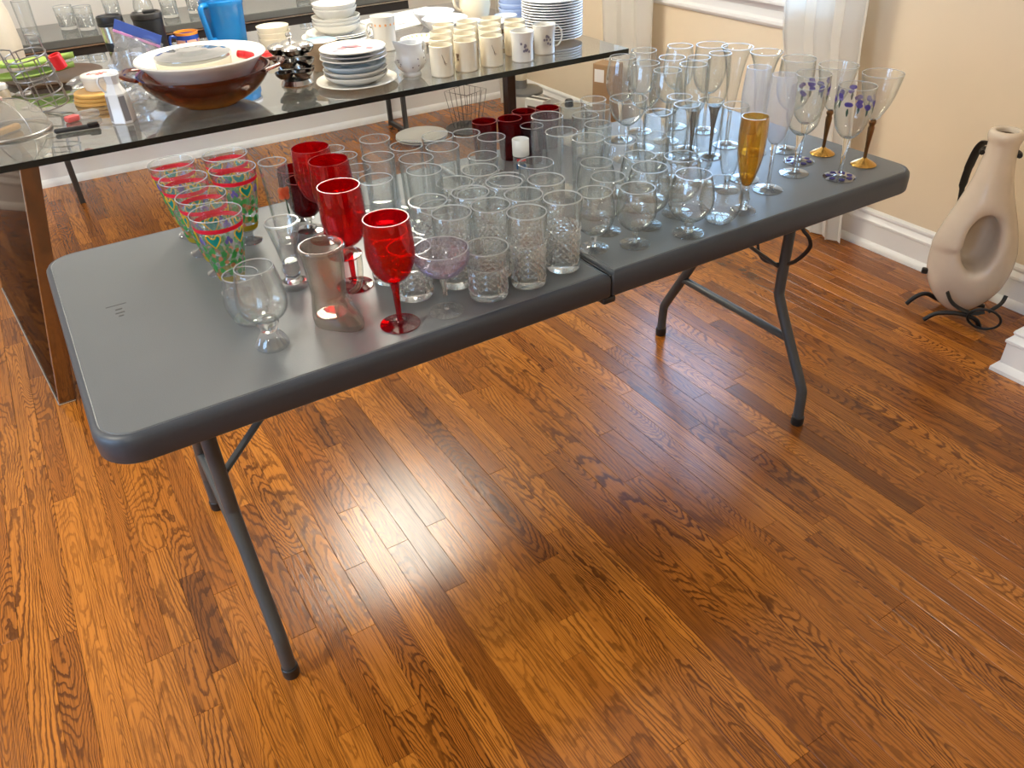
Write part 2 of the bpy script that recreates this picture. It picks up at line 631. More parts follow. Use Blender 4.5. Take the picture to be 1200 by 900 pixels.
GOLD = pbsdf('gold_foot', (0.62, 0.36, 0.09), 0.2, metal=0.85, noise=0.1, nscale=30)
GOLDST = pbsdf('bronze_stem', (0.22, 0.11, 0.04), 0.2, metal=0.7, noise=0.2, nscale=40)
PANE = thin_glass('window_pane', (0.97, 0.98, 0.99), (0.8, 0.85, 0.9), 0.0)
TABGL = thin_glass('table_glass', (0.90, 0.94, 0.91), (0.55, 0.64, 0.58), 0.0, 2.2, haze=0.03)
TABEDGE = pbsdf('table_glass_edge', (0.006, 0.012, 0.012), 0.12, noise=0.1)
CURT = weave_translucent('sheer_curtain', (0.88, 0.86, 0.81), 0.52, 0.06)
MESHM = weave_translucent('wire_mesh_fabric', (0.50, 0.47, 0.42), 0.3, 0.74)

# ------------------------------------------------------------------ the room
XR, YB = 2.79, 3.58
BW_A = -1.9  # degrees, the back wall is a touch off square to the table

# floor with single oak strips
floor = struct(obj('floor', MB().box((0, 0.3, -0.035), (6.2, 7.4, 0.04)).mesh('floor', SUBF, 0)))
PW = 0.0572
planks = []
rows = int((XR + 2.9) / PW)
for i in range(rows):
    x0 = -2.9 + i * PW
    y = -3.3 + random.random() * -0.5
    while y < 3.72:
        ln = random.choice((0.22, 0.3, 0.42, 0.55, 0.7, 0.85, 1.05, 1.25)) * random.uniform(0.85, 1.15)
        planks.append((x0, x0 + PW, y, min(y + ln, 3.72)))
        y += ln


def plank_geo(mb, p):
    g, c = 0.0003, 0.0004
    x0, x1, y0, y1 = p[0] + g, p[1] - g, p[2] + g, p[3] - g
    vs = []
    for ins, z in ((0, -0.0145), (0, -0.0004), (c, 0.0)):
        vs += [(x0 + ins, y0 + ins, z), (x1 - ins, y0 + ins, z), (x1 - ins, y1 - ins, z), (x0 + ins, y1 - ins, z)]
    fs = [(8, 9, 10, 11)]
    for k in (0, 4):
        for e in range(4):
            fs.append((k + e, k + (e + 1) % 4, k + 4 + (e + 1) % 4, k + 4 + e))
    mb.add(vs, fs)
    return len(fs)


def to_cam(x, y, z=0.0):
    d = Vector((x, y, z)) - Vector(CAM_LOC)
    zz = d.dot(fw)
    if zz <= 0.05:
        return None
    return 600 + 924.9 * d.dot(r2) / zz, 450 - 924.9 * d.dot(u2) / zz, zz


def seen(p):
    n = 0
    for t in (0.05, 0.35, 0.65, 0.95):
        c = to_cam((p[0] + p[1]) / 2, p[2] + (p[3] - p[2]) * t)
        if c and -5 < c[0] < 1205 and 0 < c[1] < 905:
            n += 1
    return n


scored = []
for p in planks:
    s = seen(p)
    d = (Vector(((p[0] + p[1]) / 2, (p[2] + p[3]) / 2, 0)) - Vector(CAM_LOC)).length
    scored.append((-(p[3] - p[2]) * (s / 4) / d ** 2 if s else 9, p))
scored.sort(key=lambda t: t[0])


def plank_mesh(name, ps):
    mb = MB()
    ids = []
    for p in ps:
        k = plank_geo(mb, p)
        ids += [random.random()] * k
    me = bpy.data.meshes.new(name)
    me.from_pydata(mb.v, [], mb.f)
    me.materials.append(OAK)
    a = me.attributes.new('plank_id', 'FLOAT', 'FACE')
    a.data.foreach_set('value', ids)
    me.update()
    return me


for s, p in scored[:298]:
    obj('plank', plank_mesh('plank', [p]), floor)
rest = obj('outlying_planks', plank_mesh('outlying_planks', [p for s, p in scored[298:]]), floor)
rest['kind'] = 'stuff'

# walls
wr = MB()
WY0, WY1, WZ0, WZ1 = 1.07, 2.25, 0.845, 2.15
wr.box((XR + 0.08, (-0.11 + WY0) / 2, CEIL / 2), (0.16, WY0 + 0.11, CEIL))
wr.box((XR + 0.08, (WY1 + 3.75) / 2, CEIL / 2), (0.16, 3.75 - WY1, CEIL))
wr.box((XR + 0.08, (WY0 + WY1) / 2, WZ0 / 2), (0.16, WY1 - WY0, WZ0))
wr.box((XR + 0.08, (WY0 + WY1) / 2, (WZ1 + CEIL) / 2), (0.16, WY1 - WY0, CEIL - WZ1))
struct(obj('wall_right', wr.mesh('wall_right', WALL_R, 0)))
PIER = (2.40, -0.105)
struct(obj('wall_pier', MB().box(((PIER[0] + 3.0) / 2, (PIER[1] - 3.4) / 2, CEIL / 2), (3.0 - PIER[0], 3.4 + PIER[1], CEIL)).mesh('wall_pier', WALL_R, 0)))
struct(obj('wall_back', MB().box((0.0, 0.08, CEIL / 2), (6.4, 0.16, CEIL)).mesh('wall_back', WALL_B, 0), None, (0.0, YB + 0.045, 0), (0, 0, math.radians(BW_A))))
wl_ = MB().box((-2.98, (-3.46 - 1.3) / 2, CEIL / 2), (0.16, 3.46 - 1.3, CEIL)).box((-2.98, (0.9 + 3.9) / 2, CEIL / 2), (0.16, 3.0, CEIL))
wl_.box((-2.98, -0.2, 0.4), (0.16, 2.2, 0.8)).box((-2.98, -0.2, (2.2 + CEIL) / 2), (0.16, 2.2, CEIL - 2.2))
struct(obj('wall_left', wl_.mesh('wall_left', WALL_B, 0)))
struct(obj('wall_front', MB().box((0, -3.38, CEIL / 2), (6.4, 0.16, CEIL)).mesh('wall_front', WALL_R, 0)))
struct(obj('ceiling', MB().box((0, 0.2, CEIL + 0.05), (6.4, 7.6, 0.1)).mesh('ceiling', CEILM, 0)))

# baseboards: moulded profile swept along a line; profile = (out from wall, z)
BBP = [(0, 0), (0.034, 0), (0.034, 0.012), (0.026, 0.026), (0.020, 0.030), (0.020, 0.098), (0.024, 0.102), (0.024, 0.110),
       (0.017, 0.118), (0.013, 0.128), (0.016, 0.136), (0.014, 0.143), (0.004, 0.150), (0, 0.150)]


def sweep(mb, path, prof, closed=False):
    """path: list of (x, y) with the room on the left side; mitred corners"""
    n, k = len(path), len(prof)
    P = [Vector((p[0], p[1])) for p in path]
    vs = []
    for i in range(n):
        d0 = (P[i] - P[i - 1]).normalized() if i > 0 else (P[1] - P[0]).normalized()
        d1 = (P[i + 1] - P[i]).normalized() if i < n - 1 else d0
        n0, n1 = Vector((-d0.y, d0.x)), Vector((-d1.y, d1.x))
        b = (n0 + n1)
        b = b / max(0.2, b.dot(n0))
        for o, z in prof:
            q = P[i] + b * o
            vs.append((q.x, q.y, z))
    fs = []
    for i in range(n - 1):
        for j in range(k - 1):
            fs.append((i * k + j, (i + 1) * k + j, (i + 1) * k + j + 1, i * k + j + 1))
    fs.append(tuple(range(k)))
    fs.append(tuple((n - 1) * k + j for j in reversed(range(k))))
    mb.add(vs, fs)
    return mb


ca, sa = math.cos(math.radians(BW_A)), math.sin(math.radians(BW_A))


def bwall(x, out=0.0):
    return (x * ca + out * sa, YB + 0.045 + x * sa - out * ca)


struct(obj('baseboard_back', sweep(MB(), [bwall(2.76), bwall(-2.85)], [(o, z * 1.28) for o, z in BBP]).mesh('baseboard_back', TRIM, 30)))
struct(obj('baseboard_right', sweep(MB(), [(XR, PIER[1]), (XR, 3.5)], BBP).mesh('baseboard_right', TRIM, 30)))
PBP = [(o * 1.15, z) for o, z in BBP]
struct(obj('baseboard_pier', sweep(MB(), [(PIER[0], -3.2), (PIER[0], PIER[1]), (XR - 0.03, PIER[1])], PBP).mesh('baseboard_pier', TRIM, 30)))
struct(obj('baseboard_left', sweep(MB(), [(-2.9, 3.6), (-2.9, -3.28)], BBP).mesh('baseboard_left', TRIM, 30)))

# window of the right wall
win = struct(obj('window_1', None))
obj('frame', MB().box((XR + 0.10, WY0 + 0.02, 1.5), (0.06, 0.04, 1.31)).box((XR + 0.10, WY1 - 0.02, 1.5), (0.06, 0.04, 1.31))
    .box((XR + 0.10, 1.66, WZ1 - 0.02), (0.06, 1.18, 0.04)).box((XR + 0.10, 1.66, WZ0 + 0.025), (0.06, 1.18, 0.05))
    .mesh('frame', TRIM, 0), win)
obj('sash_bar', MB().box((XR + 0.10, 1.66, 1.5), (0.04, 1.10, 0.045)).mesh('sash_bar', TRIM, 0), win)
for z0, z1 in ((WZ0 + 0.05, 1.478), (1.522, WZ1 - 0.04)):
    obj('pane', MB().box((XR + 0.10, 1.66, (z0 + z1) / 2), (0.006, 1.10, z1 - z0)).mesh('pane', PANE, 0), win)
sill = MB().box((XR - 0.012, 1.66, 0.832), (0.105, 1.30, 0.026), 0.007, None, 2)
obj('sill', sill.mesh('sill', TRIM, 40), win)
apr = [(0, 0.725), (0.012, 0.727), (0.024, 0.740), (0.024, 0.752), (0.015, 0.762), (0.015, 0.790), (0.022, 0.798), (0.034, 0.816), (0.034, 0.820), (0, 0.820)]
obj('apron', sweep(MB(), [(XR, 1.03), (XR, 2.29)], apr).mesh('apron', TRIM, 30), win)
for yy in (WY0 - 0.04, WY1 + 0.04):
    obj('casing', MB().box((XR - 0.012, yy, 1.52), (0.026, 0.085, 1.35), 0.005).mesh('casing', TRIM, 40), win)
obj('lintel_casing', MB().box((XR - 0.014, 1.66, WZ1 + 0.05), (0.03, 1.34, 0.1), 0.006).mesh('lintel_casing', TRIM, 40), win)

added_win = struct(obj('added_window', None))  # unseen window, added so side light reaches the right wall and vase
obj('frame', MB().box((-2.98, -1.28, 1.5), (0.06, 0.04, 1.4)).box((-2.98, 0.88, 1.5), (0.06, 0.04, 1.4)).box((-2.98, -0.2, 2.18), (0.06, 2.2, 0.04)).box((-2.98, -0.2, 0.82), (0.06, 2.2, 0.04)).mesh('frame', TRIM, 0), added_win)
for yy in (-0.74, 0.34):
    obj('pane', MB().box((-2.98, yy, 1.5), (0.006, 1.04, 1.32)).mesh('pane', PANE, 0), added_win)
obj('mullion', MB().box((-2.98, -0.2, 1.5), (0.05, 0.04, 1.32)).mesh('mullion', TRIM, 0), added_win)
obj('sill', MB().box((-2.89, -0.2, 0.79), (0.10, 2.36, 0.026), 0.006).mesh('sill', TRIM, 40), added_win)


def curtain(label, y0a, y1a, y0b, y1b, xc, folds, amp, ztop=2.36, zb=0.012):
    """pleated panel; edges run from (y0a..y1a at z=0.8) to (y0b..y1b at the hem)"""
    n, nz, t = folds * 10, 16, 0.003
    vs, fs = [], []
    for side in (0, 1):
        for k in range(nz + 1):
            z = zb + (ztop - zb) * k / nz
            s = min(1.0, z / 0.8)
            lo, hi = y0b + (y0a - y0b) * s, y1b + (y1a - y1b) * s
            for i in range(n + 1):
                u = i / n
                ph = 2 * PI * folds * u + 0.5 * math.sin(3 * u + z)
                x = xc + amp * math.sin(ph) * (0.8 + 0.3 * math.sin(7 * u + 1.3 * z)) + (t if side else 0)
                vs.append((x, lo + (hi - lo) * u + 0.012 * math.sin(2 * ph), z))
    m = (n + 1) * (nz + 1)
    for k in range(nz):
        for i in range(n):
            a = k * (n + 1) + i
            fs.append((a, a + 1, a + n + 2, a + n + 1))
            fs.append((m + a, m + a + n + 1, m + a + n + 2, m + a + 1))
    for k in range(nz):
        for i in (0, n):
            a = k * (n + 1) + i
            fs.append((a, a + n + 1, m + a + n + 1, m + a))
    for i in range(n):
        fs.append((i, m + i, m + i + 1, i + 1))
    return single('curtain', MB().add(vs, fs), CURT, label, 'curtain', group='sheer curtains along the window wall', angle=70)


curtain('white sheer curtain panel behind the corner of the grey table with gold stemmed glasses', 0.87, 1.25, 0.78, 1.03, 2.69, 3, 0.018)
curtain('white sheer curtain panel hanging beside the corner of the glass table', 2.03, 2.42, 2.0, 2.34, 2.70, 3, 0.02)
curtain('white sheer curtain in the room corner showing below the glass table', 3.22, 3.38, 3.2, 3.38, 2.66, 3, 0.022)
rod = thing('curtain_rod', 'dark metal curtain rod above the window', 'curtain rod', (2.69, 0, 2.385))
obj('pole', MB().tube([(0, 0.8, 0), (0, 3.4, 0)], 0.011, 10).mesh('pole', IRON), rod)
for yy in (0.79, 3.41):
    obj('finial', MB().lathe([(0, -0.02), (0.014, -0.012), (0.02, 0), (0.014, 0.012), (0, 0.02)], 12).mesh('finial', IRON), rod, (0, yy, 0))
for yy in (0.83, 2.46):
    obj('bracket', MB().tube([(0, yy, 0), (0.10, yy, 0)], 0.007, 6).mesh('bracket', IRON), rod)

# ceiling fixtures
for cx, cy, watts in CANS:
    t = thing('ceiling_light', 'round recessed ceiling light with a white ring', 'ceiling light', (cx, cy, CEIL), 0, 'recessed ceiling lights')
    obj('trim_ring', MB().lathe([(0.088, -0.001), (0.112, -0.001), (0.112, -0.008), (0.092, -0.012), (0.088, -0.006)], 24).mesh('trim_ring', TRIM), t)
pl = thing('pendant_lamp', 'white drum pendant lamp hanging over the glass table', 'lamp', (PEND[0], PEND[1], PEND[2]))
obj('shade', MB().lathe([(0, 0), (0.305, 0), (0.315, 0.01), (0.315, 0.2), (0.305, 0.21), (0, 0.21)], 40).mesh('shade', emission('opal_glow', PEND_COLOR, PEND_STRENGTH)), pl)
obj('cord', MB().tube([(0, 0, 0.211), (0, 0, CEIL - PEND[2])], 0.004, 6).mesh('cord', BLACK), pl)
obj('canopy', MB().lathe([(0, 0), (0.05, -0.004), (0.06, -0.025), (0.06, -0.026), (0, -0.026)], 24).mesh('canopy', STEEL), pl, (0, 0, CEIL - PEND[2]))
obj('cap', MB().lathe([(0, 0.2105), (0.05, 0.2105), (0.045, 0.225), (0, 0.228)], 20).mesh('cap', STEEL), pl)

# ------------------------------------------------------------------ grey folding table
TL, TW, TH = 1.83, 0.75, 0.74
tab = thing('folding_table', 'grey plastic folding table crowded with drinking glasses', 'table', (0, 0, 0))


def half_outline(x0, x1, rad_left, rad_right, inset):
    pts = []
    for (cx, cy, a0, rad) in ((x1, 0, -90, rad_right), (x1, TW, 0, rad_right), (x0, TW, 90, rad_left), (x0, 0, 180, rad_left)):
        r = max(rad - inset, 0.0008)
        ox = cx - rad if cx == x1 else cx + rad
        oy = cy + rad if cy == 0 else cy - rad
        if rad < 0.01:
            ox = cx - (inset + r) if cx == x1 else cx + (inset + r)
            oy = cy + (inset + r) if cy == 0 else cy - (inset + r)
        for k in range(9):
            a = math.radians(a0 + 90 * k / 8)
            pts.append((ox + r * math.cos(a), oy + r * math.sin(a)))
    return pts


def table_half(x0, x1, rl, rr):
    rings = [(0.022, TH - 0.050), (0.004, TH - 0.050), (0.0005, TH - 0.046), (0.0, TH - 0.018), (0.0015, TH - 0.008), (0.006, TH - 0.0025), (0.012, TH - 0.0010)]
    vs, fs = [], []
    for ins, z in rings:
        vs += [(p[0], p[1], z) for p in half_outline(x0, x1, rl, rr, ins)]
    n = 36
    for k in range(len(rings) - 1):
        for i in range(n):
            fs.append((k * n + i, k * n + (i + 1) % n, (k + 1) * n + (i + 1) % n, (k + 1) * n + i))
    fs.append(tuple(reversed(range(n))))
    edge = MB().add(vs, fs)
    top = MB()
    vs, fs = [], []
    for ins, z in ((0.012, TH - 0.0010), (0.0135, TH - 0.0018), (0.015, TH - 0.0002), (0.018, TH)):
        vs += [(p[0], p[1], z) for p in half_outline(x0, x1, rl, rr, ins)]
    for k in range(3):
        for i in range(n):
            fs.append((k * n + i, k * n + (i + 1) % n, (k + 1) * n + (i + 1) % n, (k + 1) * n + i))
    fs.append(tuple(range(3 * n, 4 * n)))
    top.add(vs, fs)
    return edge, top


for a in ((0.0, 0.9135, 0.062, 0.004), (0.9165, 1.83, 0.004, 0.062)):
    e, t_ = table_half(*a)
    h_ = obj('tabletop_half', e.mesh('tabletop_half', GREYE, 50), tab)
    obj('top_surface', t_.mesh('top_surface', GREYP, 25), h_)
obj('seam_gasket', MB().box((0.915, TW / 2, TH - 0.03), (0.003, TW - 0.01, 0.05)).mesh('seam_gasket', BLACK, 0), tab)
obj('hinge_latch', MB().box((0.912, 0.012, TH - 0.056), (0.030, 0.022, 0.014), 0.004, None, 2).mesh('hinge_latch', BLACK), tab)
# printed warning mark near the left end
mk = MB()
mk.box((0.098, 0.437, TH + 0.0002), (0.036, 0.0016, 0.0004))
for k, (w_, yy) in enumerate(((0.012, 0.418), (0.016, 0.403), (0.009, 0.390))):
    mk.box((0.100, yy, TH + 0.0002), (w_, 0.0042, 0.0004))
obj('printed_mark', mk.mesh('printed_mark', pbsdf('faint_print', (0.065, 0.063, 0.06), 0.6, noise=0.1), 0), tab)


def leg_frame(x, sx):
    for s in (0, 1):
        f = (lambda yy: yy) if s == 0 else (lambda yy: TW - yy)
        pts = [(x, f(0.216), TH - 0.052), (x, f(0.217), 0.46), (x, f(0.217), 0.38), (x, f(0.210), 0.345), (x, f(0.155), 0.242),
               (x, f(0.090), 0.128), (x, f(0.080), 0.095), (x, f(0.077), 0.02)]
        lg = obj('leg', MB().tube(smoothcurve(pts, 5), 0.0145, 12).mesh('leg', LEGM, 60), tab)
        obj('foot_cap', MB().lathe([(0, 0), (0.0165, 0), (0.0175, 0.004), (0.0175, 0.026), (0.0155, 0.028), (0, 0.028)], 16).mesh('foot_cap', BLACK), lg, (x, f(0.076), 0.0))
        obj('strut', MB().tube([(x, f(0.23), 0.435), (x - sx * 0.31, f(0.30), TH - 0.055)], 0.0095, 8, flat=0.55).mesh('strut', LEGM), tab)
    obj('cross_bar', MB().tube([(x, 0.16, 0.245), (x, TW - 0.16, 0.245)], 0.0115, 10).mesh('cross_bar', LEGM), tab)
    obj('top_rail', MB().tube([(x, 0.215, TH - 0.075), (x, TW - 0.215, TH - 0.075)], 0.0125, 10).mesh('top_rail', LEGM), tab)


leg_frame(0.161, -1)
leg_frame(1.669, 1)
strap = smoothcurve([(1.64, 0.30, TH - 0.06), (1.643, 0.30, 0.52), (1.648, 0.284, 0.455), (1.655, 0.25, 0.445), (1.668, 0.195, 0.462), (1.675, 0.155, 0.515), (1.665, 0.15, 0.55), (1.655, 0.178, 0.585), (1.65, 0.19, TH - 0.06)], 5)
obj('strap', MB().tube(strap, 0.0055, 8, flat=0.45).mesh('strap', BLACK, 60), tab)

# ------------------------------------------------------------------ glassware kinds


def wall(outer, t, bottom):
    """closed profile: outer (r,z) from base edge to rim, then inner wall down to an inner floor at z=bottom"""
    inner = [(max(r - t, 0.001), z) for r, z in reversed(outer) if z > bottom + 0.002]
    inner = [(inner[0][0] + t * 0.3, inner[0][1] + t * 0.35)] + inner
    return [(0, outer[0][1])] + outer + inner + [(inner[-1][0] * 0.85, bottom), (0, bottom)]


RIMS = {'ruby_glass': REDG, 'dark_ruby_glass': thin_glass('ruby_rim', (0.7, 0.1, 0.1), (0.5, 0.05, 0.05), 0.03, 2.0, haze=0.4, hazecol=(0.5, 0.08, 0.08)), 'amber_flute_glass': AMBER, 'frosted_glass': FROST}  # dark ruby rims get the same painted glint, in red


def tumbler(kind, R0, R1, h, t=0.0022, base=0.012, mat=None, n=32, bulge=None, solid=None, mod=None):
    out = bulge or [(R0 * 0.93, 0.0), (R0, 0.003), (R0 + (R1 - R0) * 0.35, h * 0.35), (R0 + (R1 - R0) * 0.7, h * 0.7), (R1, h)]
    zb = base
    # base slug (solid glass) and thin wall
    r_at = lambda z: np.interp(z, [p[1] for p in out], [p[0] for p in out])
    wall_prof = [(float(r_at(zb)), zb)] + [p for p in out if p[1] > zb + 0.001]
    inn = [(max(r - t, 0.001), z) for r, z in reversed(wall_prof)]
    inn[0] = (inn[0][0] + t * 0.4, inn[0][1] + t * 0.3)
    body = MB().lathe(wall_prof + inn, n, mod).mesh('wall', mat or GL, 50)
    bp_ = [(0, 0.001)] + [(r, z) for r, z in out if z < zb - 0.0005] + [(float(r_at(zb)) - 0.0002, zb - 0.0003), (float(r_at(zb)) * 0.75, zb + 0.0008), (0, zb + 0.0002)]
    bs = MB().lathe(bp_, n).mesh('base', solid or (mat if mat else GLH), 40)
    rm = MB().ring((0, 0, out[-1][1] + t * 0.3), out[-1][0] - t * 0.5, t * 0.42, n, 6).mesh('rim', RIMS.get((mat or GL).name, GLRIM), 60)
    proto(kind, ('wall', body), ('base', bs), ('rim', rm))


def stemware(kind, bowl, t, stem, foot, mats=(None, None, None), n=32, mod=None, extra=()):
    """bowl: outer profile bottom->rim; stem: profile top part; foot: radius list"""
    inn = [(max(r - t, 0.0008), z + (t if k == len(bowl) - 1 else 0)) for k, (r, z) in enumerate(reversed(bowl))]
    inn[0] = (bowl[-1][0] - t * 0.8, bowl[-1][1] + t * 0.4)
    b = MB().lathe([(0, bowl[0][1])] + bowl + inn + [(0, inn[-1][1])], n, mod).mesh('bowl', mats[0] or GL, 55)
    s = MB().lathe([(0, stem[0][1])] + stem + [(0, stem[-1][1])], 14).mesh('stem', mats[1] or GLS, 60)
    f = MB().lathe([(0, 0.0)] + foot + [(0, foot[-1][1])], n).mesh('foot', mats[2] or GLF, 50)
    rim_r = bowl[-1][0] - t * 0.5
    rm = MB().ring((0, 0, bowl[-1][1] + t * 0.3), rim_r, max(0.0009, t * 0.45), n, 6).mesh('rim', RIMS.get((mats[0] or GL).name, GLRIM), 60)
    extra = (('rim', rm),) + tuple(extra)
    proto(kind, ('bowl', b), ('stem', s), ('foot', f), *extra)


def foot_prof(R, zc=0.008, rc=0.006):
    return [(R * 0.96, 0.0), (R, 0.0008), (R * 0.99, 0.0018), (R * 0.6, 0.0032), (R * 0.25, 0.0055), (rc, zc)]


def sp(pts, n=4):
    return [(max(p[0], 0.0), p[1]) for p in smoothcurve([(a, b, 0) for a, b in pts], n)]


def cut_tumbler(kind, R0, R1, h, zc0, zc1, rings, depth=0.0028, n=32):
    """thick base, diamond-cut band and a plain rim wall"""
    zs = np.linspace(zc0, zc1, rings)
    r_of = lambda z: R0 + (R1 - R0) * z / h
    t = 0.0035

    vs, fs = [], []
    for k, z in enumerate(zs):
        for i in range(n):
            a = 2 * PI * i / n
            edge = k in (0, rings - 1)
            r = r_of(z) - (0.0 if edge else (depth if (i + k) % 2 else 0.0))
            vs.append((r * math.cos(a), r * math.sin(a), z))
    for k in range(rings - 1):
        for i in range(n):
            a, b = k * n + i, k * n + (i + 1) % n
            c, d_ = a + n, (k + 1) * n + (i + 1) % n
            # split every quad along its valley line, so each peak becomes a small pyramid
            fs += [(a, b, c), (b, d_, c)] if (i + k) % 2 == 0 else [(a, b, d_), (a, d_, c)]
    o = len(vs)
    for z in (zc1, zc0):
        for i in range(n):
            a = 2 * PI * i / n
            vs.append(((r_of(z) - t - 0.001) * math.cos(a), (r_of(z) - t - 0.001) * math.sin(a), z))
    for i in range(n):
        j = (i + 1) % n
        top = (rings - 1) * n
        fs += [(top + i, top + j, o + j, o + i), (o + i, o + j, o + n + j, o + n + i), (o + n + i, o + n + j, j, i)]
    band = MB().add(vs, fs).mesh('cut_band', GLCUT, 0)
    wl = [(r_of(zc1), zc1 + 0.0007), (r_of((zc1 + h) / 2), (zc1 + h) / 2), (R1, h), (R1 - 0.0008, h + 0.0008), (R1 - 0.0022, h), (r_of((zc1 + h) / 2) - 0.0024, (zc1 + h) / 2), (r_of(zc1) - 0.003, zc1 + 0.0007)]
    rimw = MB().lathe(wl, n).mesh('rim_wall', GL, 55)

    def starmod(a, r, z, k, i):
        return (r * (0.985 if i % 2 else 1.0)), z
    bs = MB().lathe([(0, 0.0012), (R0 * 0.80, 0.0), (R0 * 0.95, 0.001), (R0, 0.005), (r_of(zc0) - 0.0002, zc0 - 0.0006), (r_of(zc0) * 0.8, zc0 - 0.0008), (0, zc0 - 0.003)], n, starmod).mesh('base', GLCUT, 25)
    rm = MB().ring((0, 0, h + 0.0004), R1 - 0.0012, 0.0013, n, 6).mesh('rim', GLRIM, 60)
    proto(kind, ('rim_wall', rimw), ('cut_band', band), ('base', bs), ('rim', rm))


# plain and ribbed tumblers
tumbler('juice', 0.024, 0.0295, 0.105)
tumbler('tumb', 0.029, 0.034, 0.10)
tumbler('tall', 0.031, 0.0372, 0.16, bulge=[(0.028, 0), (0.031, 0.003), (0.0355, 0.06), (0.0375, 0.11), (0.0365, 0.16)])
tumbler('rubytum', 0.027, 0.0315, 0.10, mat=DKRED)
tumbler('mauve', 0.024, 0.0295, 0.09, mat=MAUVE)
tumbler('stemless', 0.028, 0.031, 0.09, bulge=sp([(0.022, 0), (0.027, 0.003), (0.037, 0.03), (0.0375, 0.05), (0.031, 0.09)]), base=0.008)
tumbler('round', 0.028, 0.031, 0.088, bulge=sp([(0.020, 0), (0.026, 0.002), (0.040, 0.022), (0.0445, 0.045), (0.040, 0.07), (0.033, 0.088)]), base=0.007)


def ribmod(a, r, z, k, i):
    return (r - (0.0011 if i % 2 else 0.0)), z


tumbler('rib', 0.030, 0.034, 0.15, mod=ribmod, n=40, base=0.014)
tumbler('hiball', 0.032, 0.036, 0.145, base=0.016, mod=lambda a, r, z, k, i: ((r - (0.0010 if (i // 2) % 2 else 0.0)) if z < 0.125 else r, z), n=40)
cut_tumbler('dof', 0.036, 0.040, 0.095, 0.014, 0.064, 9)
cut_tumbler('chi', 0.033, 0.0365, 0.14, 0.015, 0.088, 13)
# pattern glasses: flared, coloured enamel bands
stemware('red', sp([(0.006, 0.082), (0.016, 0.086), (0.030, 0.10), (0.0392, 0.125), (0.0405, 0.15), (0.0375, 0.195)]), 0.0018,
         [(0.0046, 0.005), (0.0050, 0.03), (0.0060, 0.06), (0.0085, 0.08), (0.011, 0.0855)], foot_prof(0.035, 0.010), (REDG, REDS, REDS))
stemware('dkred', sp([(0.006, 0.032), (0.020, 0.036), (0.032, 0.052), (0.0342, 0.075), (0.033, 0.112)]), 0.002,
         [(0.007, 0.005), (0.006, 0.018), (0.010, 0.033)], foot_prof(0.030), (DKRED, None, None))
stemware('coupe', sp([(0.005, 0.068), (0.016, 0.071), (0.036, 0.083), (0.047, 0.10), (0.049, 0.112), (0.047, 0.122)]), 0.0016,
         [(0.0045, 0.005), (0.004, 0.03), (0.005, 0.055), (0.009, 0.0695)], foot_prof(0.031), (IRID, None, None))
stemware('snif', sp([(0.005, 0.032), (0.018, 0.035), (0.034, 0.050), (0.0405, 0.072), (0.039, 0.094), (0.034, 0.118)]), 0.0014,
         [(0.005, 0.005), (0.0045, 0.018), (0.008, 0.033)], foot_prof(0.031))
stemware('bsnif', sp([(0.006, 0.028), (0.020, 0.031), (0.038, 0.047), (0.0455, 0.070), (0.043, 0.096), (0.036, 0.125)]), 0.0015,
         [(0.010, 0.005), (0.008, 0.014), (0.011, 0.028)], foot_prof(0.033, 0.008, 0.010))
stemware('wine', sp([(0.005, 0.100), (0.017, 0.104), (0.033, 0.120), (0.0405, 0.145), (0.039, 0.175), (0.033, 0.21)]), 0.0014,
         [(0.0045, 0.005), (0.0038, 0.03), (0.0042, 0.07), (0.009, 0.101)], foot_prof(0.034))
stemware('bigwine', sp([(0.005, 0.100), (0.018, 0.104), (0.034, 0.122), (0.043, 0.155), (0.042, 0.185), (0.040, 0.22)]), 0.0014,
         [(0.0045, 0.005), (0.0038, 0.03), (0.0042, 0.07), (0.009, 0.101)], foot_prof(0.036))
stemware('etch', sp([(0.005, 0.092), (0.017, 0.096), (0.033, 0.115), (0.0385, 0.14), (0.0375, 0.17), (0.036, 0.20)]), 0.0014,
         [(0.0055, 0.005), (0.0045, 0.03), (0.006, 0.07), (0.010, 0.093)], foot_prof(0.034))
stemware('flute', sp([(0.005, 0.105), (0.014, 0.112), (0.024, 0.138), (0.0295, 0.175), (0.029, 0.21), (0.026, 0.25)]), 0.0014,
         [(0.0045, 0.005), (0.0038, 0.04), (0.0045, 0.08), (0.0075, 0.106)], foot_prof(0.034), (FROST, None, None))
stemware('trump', sp([(0.004, 0.085), (0.010, 0.10), (0.015, 0.14), (0.021, 0.185), (0.029, 0.22), (0.038, 0.24)]), 0.0014,
         [(0.0050, 0.005), (0.0042, 0.03), (0.0055, 0.088)], foot_prof(0.034))
stemware('pils', sp([(0.005, 0.035), (0.014, 0.040), (0.022, 0.075), (0.027, 0.12), (0.029, 0.16), (0.028, 0.19)]), 0.0016,
         [(0.008, 0.005), (0.006, 0.02), (0.009, 0.036)], foot_prof(0.029, 0.008, 0.008))
stemware('dkstem', sp([(0.008, 0.125), (0.018, 0.128), (0.0255, 0.15), (0.0285, 0.185), (0.026, 0.245)]), 0.0014,
         [(0.0032, 0.006), (0.0036, 0.04), (0.006, 0.08), (0.011, 0.112), (0.0165, 0.1265)], foot_prof(0.031), (None, DKSTEM, thin_glass('copper_foot', (0.75, 0.55, 0.45), (0.4, 0.25, 0.2), 0.02, 1.5)))
stemware('ch', sp([(0.004, 0.085), (0.014, 0.089), (0.033, 0.105), (0.043, 0.126), (0.0455, 0.15)]), 0.0014,
         [(0.0045, 0.005), (0.004, 0.04), (0.0075, 0.087)], foot_prof(0.033))
